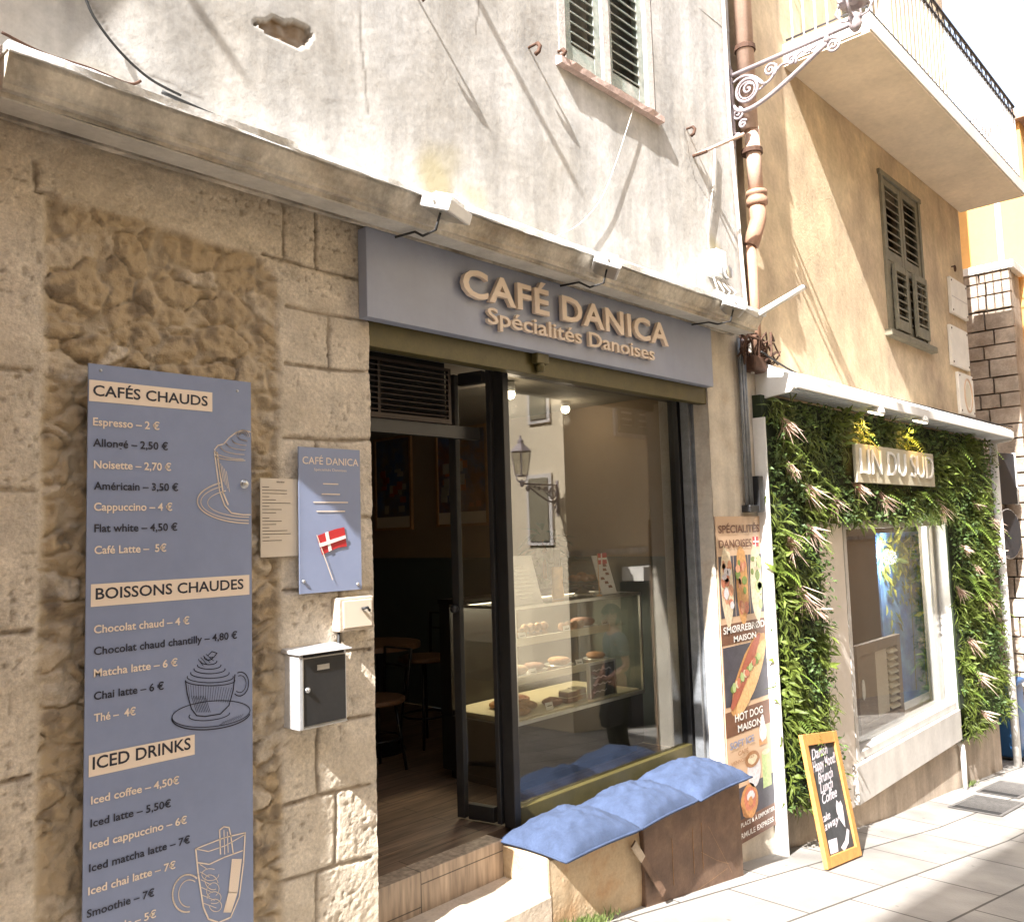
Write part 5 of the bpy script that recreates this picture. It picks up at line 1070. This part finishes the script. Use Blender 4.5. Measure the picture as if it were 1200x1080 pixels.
for (ax0, ax1, az0, az1) in areas:
    q = MB(); n = int((ax1-ax0)*(az1-az0)*1500)
    for k in range(n):
        x = rng.uniform(ax0, ax1); z = rng.uniform(az0, az1)
        if SG[0]-.03 < x < SG[1]+.03 and SG[2]-.02 < z < SG[3]+.03: continue
        c1, c2 = clump(x, z); y = -.07-rng.random()**1.3*(.10+.04*c1)
        v = rng.uniform(.55, 1.25)*(1+.35*c2)
        if c1 > .02:      # small leaved box
            d = (rv(rng)+Vector((0,-.9,.2))).normalized(); L = rng.uniform(.028,.05); wd = L*.62; tn = (v*.75, v*.95, v*.85)
        elif c1 > -.25:   # fern like, hanging
            d = (rv(rng)*.55+Vector((0,-.5,-.8))).normalized(); L = rng.uniform(.07,.13); wd = .016; tn = (v*.95, v*.95, v*.5)
        else:             # broad leaves
            d = (rv(rng)*.7+Vector((0,-.7,-.2))).normalized(); L = rng.uniform(.07,.12); wd = L*.36; tn = (v*1.25, v*1.25, v*.7)
        leaf(q, Vector((x,y,z)), d, (Vector((0,-1,.4))+rv(rng)*.4).normalized(), L, wd, rng.uniform(.1,.5), tn)
    # ferns: a midrib of narrow leaflets
    for k in range(int((ax1-ax0)*(az1-az0)*7)):
        x = rng.uniform(ax0+.05, ax1-.05); z = rng.uniform(az0+.1, az1)
        if SG[0]-.1 < x < SG[1]+.1 and SG[2]-.05 < z < SG[3]+.14: continue
        p = Vector((x,-.10,z)); d = Vector((rng.uniform(-.7,.7), -.9, rng.uniform(-.2,.7))).normalized(); L = rng.uniform(.16,.26); v = rng.uniform(.8,1.7)
        for i in range(15):
            u = i/14; c = p+d*(L*u)+Vector((0,0,-L*.9*u*u)); sd_ = d.cross(Vector((0,0,1))).normalized()
            for s_ in (-1,1): leaf(q, c, (sd_*s_+d*.5+Vector((0,0,-.4*u))).normalized(), Vector((0,-.5,1)), .075*(1-.75*u)+.012, .013, .3, (v*.95, v*1.1, v*.5))
    q.build('foliage', K['leaf'], t)
# dried blush fronds
for (px, py) in ((922,502),(930,556),(948,580),(978,592),(1006,578),(1036,590),(951,628),(930,640),(959,724),(1104,598),(1146,600),(1166,618),(1133,652),(1147,674),(1160,712),(1140,760),(1150,800),(1128,700),(1172,660),(1155,845),(940,700)):
    p = at(px-6, py-12, -.13); q = MB(); sz = rng.uniform(.55,1.1); d0 = Vector((rng.uniform(-.3,.7), -.55, -.75)).normalized(); v = rng.uniform(.8,1.15)
    for k in range(26):
        d = (d0+rv(rng)*.26).normalized(); leaf(q, p+rv(rng)*.012, d, Vector((0,-1,.3)), sz*rng.uniform(.12,.27), .021, rng.uniform(-.2,.5), (v*rng.uniform(.85,1.15),)*3)
    q.build('dried_frond', K['dried'], t)
# sign
t = thing('linen_shop_sign', 'cream sign with raised letters half sunk in the plant wall', 'shop sign', (8.26,-.2,SG[2]))
MB().box(SG[0], SG[1], -.20, -.17, SG[2], SG[3]).build('panel', mat('cream sign board', (.50,.46,.34), .6, var=.1, vscale=8), t, bevel=.004)
MB().text('LIN DU SUD', SG[0]+.06, SG[2]+.075, SG[1]-SG[0]-.12, .215, -.203, t=.014, bold=-.012).build('lettering', K['white'], t)
for (px, py, lab) in ((1026,484,'lit spot lamp above the first letters of the linen shop sign'),(1078,494,'lit spot lamp above the last letters of the linen shop sign')):
    p = at(px, py, -.26); t = thing('sign_spot', lab, 'spot lamp', p, 'spot lamps over the linen shop sign'); MB().lathe([(.07,0),(.078,.02),(.06,.05),(.03,.07)], p, 18, (.1,-.3,1)).tube([p+Vector((0,-.02,.06)), p+Vector((0,.02,.12))], .012, 7).build('housing', K['white'], t, smooth=True)
    MB().lathe([(.066,-.004),(.066,-.001)], p, 18, (.1,-.3,1)).build('lens', K['glow2'] if 'glow2' in K else K['glow'], t)
    l = bpy.data.lights.new('spot_light', 'SPOT'); l.energy = 7; l.color = (1,.56,.13); l.spot_size = R(110); l.spot_blend = .8; l.shadow_soft_size = .04; o = bpy.data.objects.new('spot_light', l); col.objects.link(o); par(o, t)
    o.location = p+Vector((0,.01,-.03)); o.rotation_euler = (R(35), 0, 0)
# behind the shop window
t = thing('blue_botanical_screen', 'tall blue screen printed with green leaves inside the linen shop window', 'screen', (10.5,.45,-1.93)); x0, x1 = 9.35, 11.3
MB().box(x0, x1, .44, .46, -1.93, -.10).build('panel', mat('blue printed cloth', (.07,.20,.52), .6, rgb2=(.20,.40,.62), mix=.55, mscale=4, var=.25, vscale=9), t)
q = MB(); q2 = MB(); rng = random.Random(31)
for k in range(330):
    z = -.12-abs(rng.gauss(0,.42)); x = rng.uniform(x0+.03, x1-.03)
    if z < -1.2: continue
    leaf(q if k % 3 else q2, Vector((x,.432-rng.random()*.02,z)), Vector((rng.gauss(0,.6), -.1, rng.uniform(-1,.3))).normalized(), Vector((0,-1,0)), rng.uniform(.08,.2), .06, .05, (rng.uniform(.6,1.5),)*3)
q.v = [(v[0], min(v[1], .4385), v[2]) for v in q.v]; q2.v = [(v[0], min(v[1], .4385), v[2]) for v in q2.v]
for x in (10.2,10.55,10.9): q.add([(x,.438,-1.85),(x+.03,.438,-1.85),(x+.06,.438,-.6),(x+.04,.438,-.6)], [(0,1,2,3)]); q.c += [(1.1,1.2,.6,1)]*4
q.build('printed_leaves', K['leaf'], t); q2.build('yellow_leaves', leafmat('yellow printed leaves', (.42,.42,.08)), t)
a, b, c = at(1001,757,.22), at(1052,742,.22), at(1052,846,.22)
t = thing('louvred_cabinet', 'small louvred wooden cabinet door standing in the linen shop window', 'cabinet', (a.x,.22,-1.93)); x0, x1, z0, z1 = a.x, b.x, -1.93, (a.z+b.z)/2; wf_ = .10
cm = mat('taupe wood', (.22,.165,.125), .6, var=.2, vscale=14)
MB().box(x0, x0+wf_*.7, .20, .25, z0, z1).box(x1-wf_, x1, .20, .25, z0, z1).box(x0+wf_*.7, x1-wf_, .20, .25, z1-wf_, z1).box(x0+wf_*.7, x1-wf_, .20, .25, z0, z0+wf_).build('frame', cm, t, bevel=.004)
MB().box(x0+wf_*.7, x0+(x1-x0)*.42, .215, .24, z0+wf_, z1-wf_).build('panel', cm, t); MB().box(x0+(x1-x0)*.42, x1-.33, .225, .24, z0+wf_, z1-wf_).build('card', K['paper'], t)
q = MB(); n = 9; 
for k in range(n):
    z = z0+wf_+.02+(k+.5)*(z1-z0-2*wf_-.02)/n; q.obox((x1-.215, .225, z), (.11,0,0), (0,.03,.024), (0,-.004,.006))
q.build('louvres', K['cream'], t); MB().box(x0+wf_, x1-.02, .26, .28, z0+.02, z1-.02).build('cabinet_back', K['dark'], t)
q = MB().lathe([(.03,0),(.036,.005),(.036,.012)], (x0+.12,.214,(z0+z1)/2), 14, (0,-1,0)); q.v = [(v[0], v[1], (v[2]-(z0+z1)/2)*2.6+(z0+z1)/2) for v in q.v]; q.build('handle', K['white'], t)

t = thing('ceiling_spot', 'lit ceiling lamp inside the linen shop window', 'ceiling lamp', (7.72,.5,-.12)); MB().lathe([(.06,0),(.06,.05)], (7.72,.5,-.08), 14).build('housing', K['white'], t); MB().lathe([(.01,-.04),(.05,-.02),(.055,0)], (7.72,.5,-.081), 14).build('bulb', K['glow'], t, smooth=True)
l = bpy.data.lights.new('screen_fill_light', 'POINT'); l.energy = 20; l.color = (1,.97,.9); l.shadow_soft_size = .08; o = bpy.data.objects.new('screen_fill_light', l); col.objects.link(o); par(o, t); o.location = (9.3,.30,-.35)  # added fill light beside the blue screen, away from the ceiling lamp
# plaques on the ochre wall
def plaque(name, label, x0, x1, z0, z1, extra=None):
    t = thing(name, label, 'plaque', (x0, 0, z0)); MB().box(x0, x1, -.02, .018, z0, z1).build('slab', K['marble'], t, bevel=.006)
    for x in (x0+.04, x1-.04):
        for z in (z0+.04, z1-.04): MB().lathe([(.012,0),(.01,.006)], (x,-.02,z), 8, (0,-1,0)).build('fixing', K['rust'], t)
    return t
t = plaque('street_plaque', 'white stone plaque topmost of three by the corner', 10.95, 11.60, 2.46, 2.90); MB().box(10.96, 11.59, -.022, -.0205, 2.66, 2.67).build('groove', K['casing'], t)
plaque('street_plaque', 'white stone plaque in the middle of three by the corner', 10.82, 11.50, 1.82, 2.30)
t = plaque('emblem_plaque', 'cream plaque with an oval emblem just above the awning', 11.0, 11.58, 1.26, 1.76)
q = MB(); q.tube([(11.33+.15*math.cos(i*.35), -.021, 1.5+.20*math.sin(i*.35)) for i in range(18)], .012, 6, True); q.build('emblem_ring', K['tan'], t); MB().flat([(11.33+.10*math.cos(i*.5), 1.5+.15*math.sin(i*.5)) for i in range(12)], -.0205).build('emblem', K['matte'] if 'matte' in K else K['cream'], t)
p = at(1117,315,0); t = thing('wall_ring', 'small dark iron ring in the ochre wall above the plaques', 'ring', p); MB().tube([p+Vector((.03*math.cos(i*.6), -.02, .035*math.sin(i*.6))) for i in range(11)], .008, 6, True).tube([p+Vector((0,.03,.03)), p+Vector((0,-.02,.03))], .008, 6).build('ring', K['rust'], t)
# chalkboard leaning on the shopfront
TL, TR, BR, BL = at(935,861,-.23), at(976,856,-.23), at(1005,990,-.30), at(965,1007,-.30)
zb = gz(6.2)-.0; BL = at(965,1007,-.42); BR = at(1005,990,-.40)
BL.z = gz(BL.x)+.005; BR.z = gz(BR.x)+.005
t = thing('chalkboard', 'orange framed chalkboard leaning against the plant wall on the pavement', 'chalkboard', (BL+BR)/2)
ex = (BR-BL); ez = ((TL+TR)/2-(BL+BR)/2); Wd, Hd = ex.length, ez.length; ex.normalize(); ez = (ez-ex*ez.dot(ex)); Hd = ez.length; ez.normalize(); en = ex.cross(ez); O = (BL+BR)/2
if en.y > 0: en = -en
def cb(m, u0, u1, v0, v1, d0, d1): m.obox(O+ex*((u0+u1)/2)+ez*((v0+v1)/2)+en*((d0+d1)/2), ex*((u1-u0)/2), en*((d1-d0)/2), ez*((v1-v0)/2))
fw_ = .07; q = MB(); cb(q, -Wd/2, -Wd/2+fw_, 0, Hd, 0, .03); cb(q, Wd/2-fw_, Wd/2, 0, Hd, 0, .03); cb(q, -Wd/2+fw_, Wd/2-fw_, 0, fw_, 0, .03); cb(q, -Wd/2+fw_, Wd/2-fw_, Hd-fw_*1.1, Hd, 0, .03); q.build('frame', K['orangewood'], t, bevel=.004)
q = MB(); cb(q, -Wd/2+fw_, Wd/2-fw_, fw_, Hd-fw_*1.1, .005, .014); q.build('slate', K['slate'], t)
q = MB()
def ctext(tx, u, v, h, rot=0, wd=None, shear=.35):
    m_ = MB().text(tx, 0, 0, wd, h, 0, bold=.012, shear=shear); 
    q.add([O+ex*(u+p[0])+ez*(v+p[2]+rot*p[0])+en*.0155 for p in m_.v], m_.f)
iw = Wd-2*fw_; L0 = -iw/2
ctext('Danish', L0+.05, Hd*.795, .070, .1, iw*.62); ctext('Happy Mood!', L0+.03, Hd*.70, .070, .1, iw*.90); ctext('Brunch', L0+.17*iw, Hd*.61, .065, .1, iw*.58); ctext('Lunch', L0+.17*iw, Hd*.535, .065, .1, iw*.5); ctext('Coffee', L0+.17*iw, Hd*.455, .065, .1, iw*.58); ctext('take', L0+.05*iw, Hd*.325, .05, .1, iw*.3); ctext('away', L0+.05*iw, Hd*.262, .05, .1, iw*.6)
def chalkpoly(P_): q.add([O+ex*(iw*(u-.5))+ez*(Hd*v)+en*.0155 for u, v in P_], [tuple(range(len(P_)))])
chalkpoly([(.68,.46),(.62,.42),(.60,.37),(.66,.31),(.80,.24),(.84,.33),(.86,.41),(.82,.45),(.75,.43)])
chalkpoly([(.50,.11),(.70,.15),(.85,.23),(.92,.21),(.80,.12),(.60,.075)]); chalkpoly([(.10,.09),(.10,.19),(.42,.19),(.38,.09)])
for k in range(9): chalkpoly([(.06+.1*k,.055),(.12+.1*k,.075),(.13+.1*k,.07),(.07+.1*k,.05)])
q.build('chalk_writing', K['chalk'], t)
# pavement things
def grate(x, y, wx, wy, label, n):
    t = thing('drain_grate', label, 'drain grate', (x, y, gz(x)), 'iron drain grates in the pavement'); q = MB(); s_ = -(gz(x)-gz(x+1)); Z = lambda xx: gz(x)+(xx-x)*s_*1.0+.008
    def sl(x0, x1, y0, y1): q.prism([(x0,y0,Z(x0)),(x1,y0,Z(x1)),(x1,y1,Z(x1)),(x0,y1,Z(x0))], (0,0,.003))
    sl(x-wx/2, x+wx/2, y-wy/2, y-wy/2+.03); sl(x-wx/2, x+wx/2, y+wy/2-.03, y+wy/2); sl(x-wx/2, x-wx/2+.03, y-wy/2+.03, y+wy/2-.03); sl(x+wx/2-.03, x+wx/2, y-wy/2+.03, y+wy/2-.03)
    for k in range(n):
        xx = x-wx/2+.05+(wx-.10)*(k+.5)/n; sl(xx-.010, xx+.010, y-wy/2+.03, y+wy/2-.03)
    q.build('bars', K['grateiron'], t); MB().prism([(x-wx/2+.03,y-wy/2+.03,Z(x-wx/2)-.001),(x+wx/2-.03,y-wy/2+.03,Z(x+wx/2)-.001),(x+wx/2-.03,y+wy/2-.03,Z(x+wx/2)-.001),(x-wx/2+.03,y+wy/2-.03,Z(x-wx/2)-.001)], (0,0,.002)).build('sump', K['dark'], t)
grate(9.3, -.45, .85, .46, 'iron slotted drain grate nearer the camera by the linen shop', 15); grate(10.35, -.38, .9, .40, 'flat iron drain cover farther down the pavement', 20)
p = at(1122,885,-.05); t = thing('drain_pipe', 'short white waste pipe at the foot of the linen shop wall', 'pipe', (10.1,-.05,gz(10.1))); MB().tube([(10.02,-.005,-2.32),(10.03,-.045,-2.36),(10.03,-.05,-2.45),(10.0,-.06,gz(10)+.005)], .028, 8).build('tube', K['white'], t, smooth=True)
# traffic signs beyond the corner
t = thing('sign_post', 'white post carrying a square and a round dark sign beyond the corner', 'sign post', (12.05,-.07,gz(12.05)))
MB().tube([(12.05,-.07,gz(12.05)-.05),(12.05,-.07,.95)], .045, 12).build('post', K['white'], t, smooth=True)
pa, pb_ = Vector((12.16,.0,0)), Vector((12.78,-.125,0)); e = (pb_-pa).normalized(); nn = Vector((e.y,-e.x,0)); cc = (pa+pb_)/2
f = MB().obox(cc+Vector((0,0,.53)), e*.31, nn*.012, (0,0,.33)).build('square_sign', K['signgrey'], t, bevel=.008)
MB().obox(pb_+Vector((0,0,.53)), e*.016, nn*.018, (0,0,.34)).build('sign_rim', K['white'], f)
f = MB().lathe([(.31,0),(.31,.02)], cc+Vector((0,0,-.18)), 30, nn).build('round_sign', K['signgrey'], t); MB().tube([cc+Vector((0,0,-.18))+e*(.315*math.cos(i*.2094))+Vector((0,0,.315*math.sin(i*.2094)))+nn*.01 for i in range(30)], .007, 6, True).build('sign_rim', K['white'], f)
t = thing('blue_bin', 'blue plastic bin standing behind the white post', 'bin', (12.75,.1,gz(12.7))); z = gz(12.7)
MB().prism([(12.45,-.02,z+.06),(12.8,-.02,z+.06),(12.8,.35,z+.06),(12.45,.35,z+.06)], (0,0,.9)).build('body', K['bluepaint'], t, bevel=.03); MB().box(12.43, 12.82, -.04, .37, z+.961, z+1.03).build('lid', K['bluepaint'], t, bevel=.02); MB().lathe([(.08,0),(.08,.05)], (12.55,-.05,z+.08), 14, (1,0,0)).lathe([(.08,0),(.08,.05)], (12.7,-.03,z+.08), 14, (1,0,0)).build('wheels', K['black'], t)
# weeds at the foot of the bench
t = None; q = MB(); rng = random.Random(17)
for k in range(420):
    x = rng.choice((rng.uniform(3.3,3.75), rng.gauss(3.42,.12), rng.gauss(10.2,.1), rng.uniform(3.3,3.6))); y = -.135-rng.random()*.07 if x < 5 else -.02-rng.random()*.06
    leaf(q, Vector((x,y,gz(x)+rng.random()*.03)), Vector((rng.gauss(0,.6), -.4-rng.random()*.4, .8)).normalized(), Vector((0,-1,.5)), rng.uniform(.02,.055), .012, .5, (rng.uniform(.8,1.8),)*3)
o = q.build('weeds', K['leaf'], None); tag(o, 'small green weeds and moss along the foot of the bench', 'weeds', kind='stuff')
# ------------------------------------------------------------------ passer-by across the street, mirrored in the cafe window
def person(x, y, ang, label, shirt, trousers, bag=True):
    z0 = gz(x); t = thing('person', label, 'person', (x, y, z0)); Rz = Matrix.Rotation(ang, 3, 'Z')
    def skin(name, pts, edges, m, parent=t, sub=2):
        me = bpy.data.meshes.new(name); me.from_pydata([tuple(Rz@Vector(p[:3])+Vector((x,y,z0))) for p in pts], edges, []); me.materials.append(m)
        o = bpy.data.objects.new(name, me); col.objects.link(o); k = o.modifiers.new('skin', 'SKIN')
        for i, v in enumerate(me.skin_vertices[0].data): v.radius = (pts[i][3], pts[i][4] if len(pts[i]) > 4 else pts[i][3]); v.use_root = i == 0
        k.use_smooth_shade = True; s_ = o.modifiers.new('sub', 'SUBSURF'); s_.levels = s_.render_levels = sub; par(o, parent); return o
    sk = mat('skin', (.48,.28,.20), .55)
    # pelvis, spine, neck, head; arms; legs (x is sideways, -y is forwards)
    P = [(0,0,.92,.13,.10),(0,0,1.10,.125,.09),(0,-.005,1.30,.15,.10),(0,0,1.42,.10,.075),(0,-.01,1.50,.05),(0,-.02,1.56,.055),(0,-.03,1.64,.078,.092),(0,-.025,1.72,.065,.08),
         (.17,0,1.40,.055),(.23,.02,1.14,.042),(.21,-.12,.93,.034),(.20,-.17,.86,.028),(-.17,0,1.40,.055),(-.23,.02,1.14,.042),(-.20,-.18,1.02,.034),(-.16,-.24,1.05,.028),
         (.09,0,.82,.085),(.10,-.03,.48,.058),(.10,.03,.10,.042),(.105,-.08,.04,.038),(-.09,0,.82,.085),(-.10,-.02,.48,.058),(-.11,.05,.10,.042),(-.115,-.06,.04,.038)]
    E_ = [(0,1),(1,2),(2,3),(3,4),(4,5),(5,6),(6,7),(3,8),(8,9),(9,10),(10,11),(3,12),(12,13),(13,14),(14,15),(0,16),(16,17),(17,18),(18,19),(0,20),(20,21),(21,22),(22,23)]
    skin('body', P, E_, sk)
    g = .014
    skin('shirt', [(a[0],a[1],a[2],a[3]+g,(a[4] if len(a) > 4 else a[3])+g) for a in P[0:4]]+[(*P[8][:3],.066),(.215,.012,1.22,.060),(*P[12][:3],.066),(-.215,.012,1.22,.060)], [(0,1),(1,2),(2,3),(3,4),(4,5),(3,6),(6,7)], shirt)
    skin('trousers', [(0,0,.97,.135,.108),(0,0,.90,.142,.112)]+[(*P[k][:3],P[k][3]+.016) for k in (16,17,18,20,21,22)], [(0,1),(1,2),(2,3),(3,4),(1,5),(5,6),(6,7)], trousers)
    hd = Rz@Vector((0,-.03,1.67))+Vector((x,y,z0)); q = MB(); rr = random.Random(3)
    for i in range(900):
        d = rv(rr).normalized()
        if d.z < .15 and (Rz.inverted()@d).y < .1: continue
        leaf(q, hd+Vector((d.x*.082, d.y*.098, d.z*.10)), (Vector((0,0,-.8))+d*.6).normalized(), d, .05, .014, .3)
    q.c = None; q.build('hair', K['black'], t)
    q = MB(); F = lambda a, b, c: Rz@Vector((a,b,c))+Vector((x,y,z0))
    q.obox(F(0,-.128,1.645), Rz@Vector((.010,0,0)), Vector((0,0,.018)), Rz@Vector((0,.012,0))); q.build('nose', sk, t, bevel=.005)
    for s_ in (-1,1):
        MB().lathe([(.002,-.009),(.008,-.004),(.009,.004),(.002,.009)], F(.030*s_,-.112,1.665), 10).build('eye', K['ink'], t, smooth=True); MB().lathe([(.006,-.02),(.016,0),(.006,.022)], F(.082*s_,-.02,1.65), 10).build('ear', sk, t, smooth=True)
    MB().obox(F(0,-.116,1.605), Rz@Vector((.022,0,0)), Vector((0,0,.005)), Rz@Vector((0,.006,0))).build('mouth', K['pinksill'], t, bevel=.002)
    for i, s_ in ((11,1),(15,-1)):
        h = Vector(P[i][:3]); d = (h-Vector(P[i-1][:3])).normalized(); sd_ = d.cross(Vector((0,0,1))).normalized()
        pts = [(*h, .030,.018),(*(h+d*.06), .036,.018)]; ed = [(0,1)]
        for k in range(4):
            o_ = (k-1.5)*.021; L = (.072,.082,.078,.062)[k]; b0 = len(pts)
            for u in (.25,.6,1.): q_ = h+d*(.07+L*u)+sd_*o_*(1+.2*u)+Vector((0,.018*u*u,-.022*u*u)); pts.append((*q_, .0095-.002*u))
            ed += [(1,b0),(b0,b0+1),(b0+1,b0+2)]
        b0 = len(pts); pts += [(*(h+d*.03+sd_*.035), .012),(*(h+d*.07+sd_*.052), .010)]; ed += [(0,b0),(b0,b0+1)]
        skin('hand', pts, ed, sk)
    for s_, k in ((1,18),(-1,22)):
        a = P[k]; skin('shoe', [(a[0],a[1]+.02,.045,.045,.042),(a[0],a[1]-.07,.04,.045,.036),(a[0],a[1]-.17,.032,.036,.028)], [(0,1),(1,2)], K['black'])
    return t
pz = person(7.45, -2.0, R(-60), 'person in grey blue shirt and dark trousers standing across from the cafe window', mat('grey blue shirt cloth', (.13,.15,.19), .9, var=.1), mat('dark olive trouser cloth', (.05,.05,.035), .9))
bgx, bgy = 7.25, -1.92; zz = gz(7.25)+.52
t = thing('shoulder_bag', 'black shoulder bag hanging at the side of the person', 'bag', (bgx, bgy, zz)); MB().prism([(bgx-.14,bgy-.06,zz),(bgx+.14,bgy-.06,zz),(bgx+.17,bgy-.06,zz+.12),(bgx+.13,bgy-.06,zz+.27),(bgx-.13,bgy-.06,zz+.27),(bgx-.17,bgy-.06,zz+.12)], (0,.12,0)).build('body', K['black'], t, bevel=.03, seg=3)
MB().tube([(bgx-.12,bgy,zz+.26),(bgx-.02,bgy-.02,zz+.55),(7.40,-2.02,gz(7.45)+1.44),(7.50,-1.95,gz(7.45)+1.40),(bgx+.12,bgy,zz+.26)], .012, 6).build('strap', K['black'], t, smooth=True)
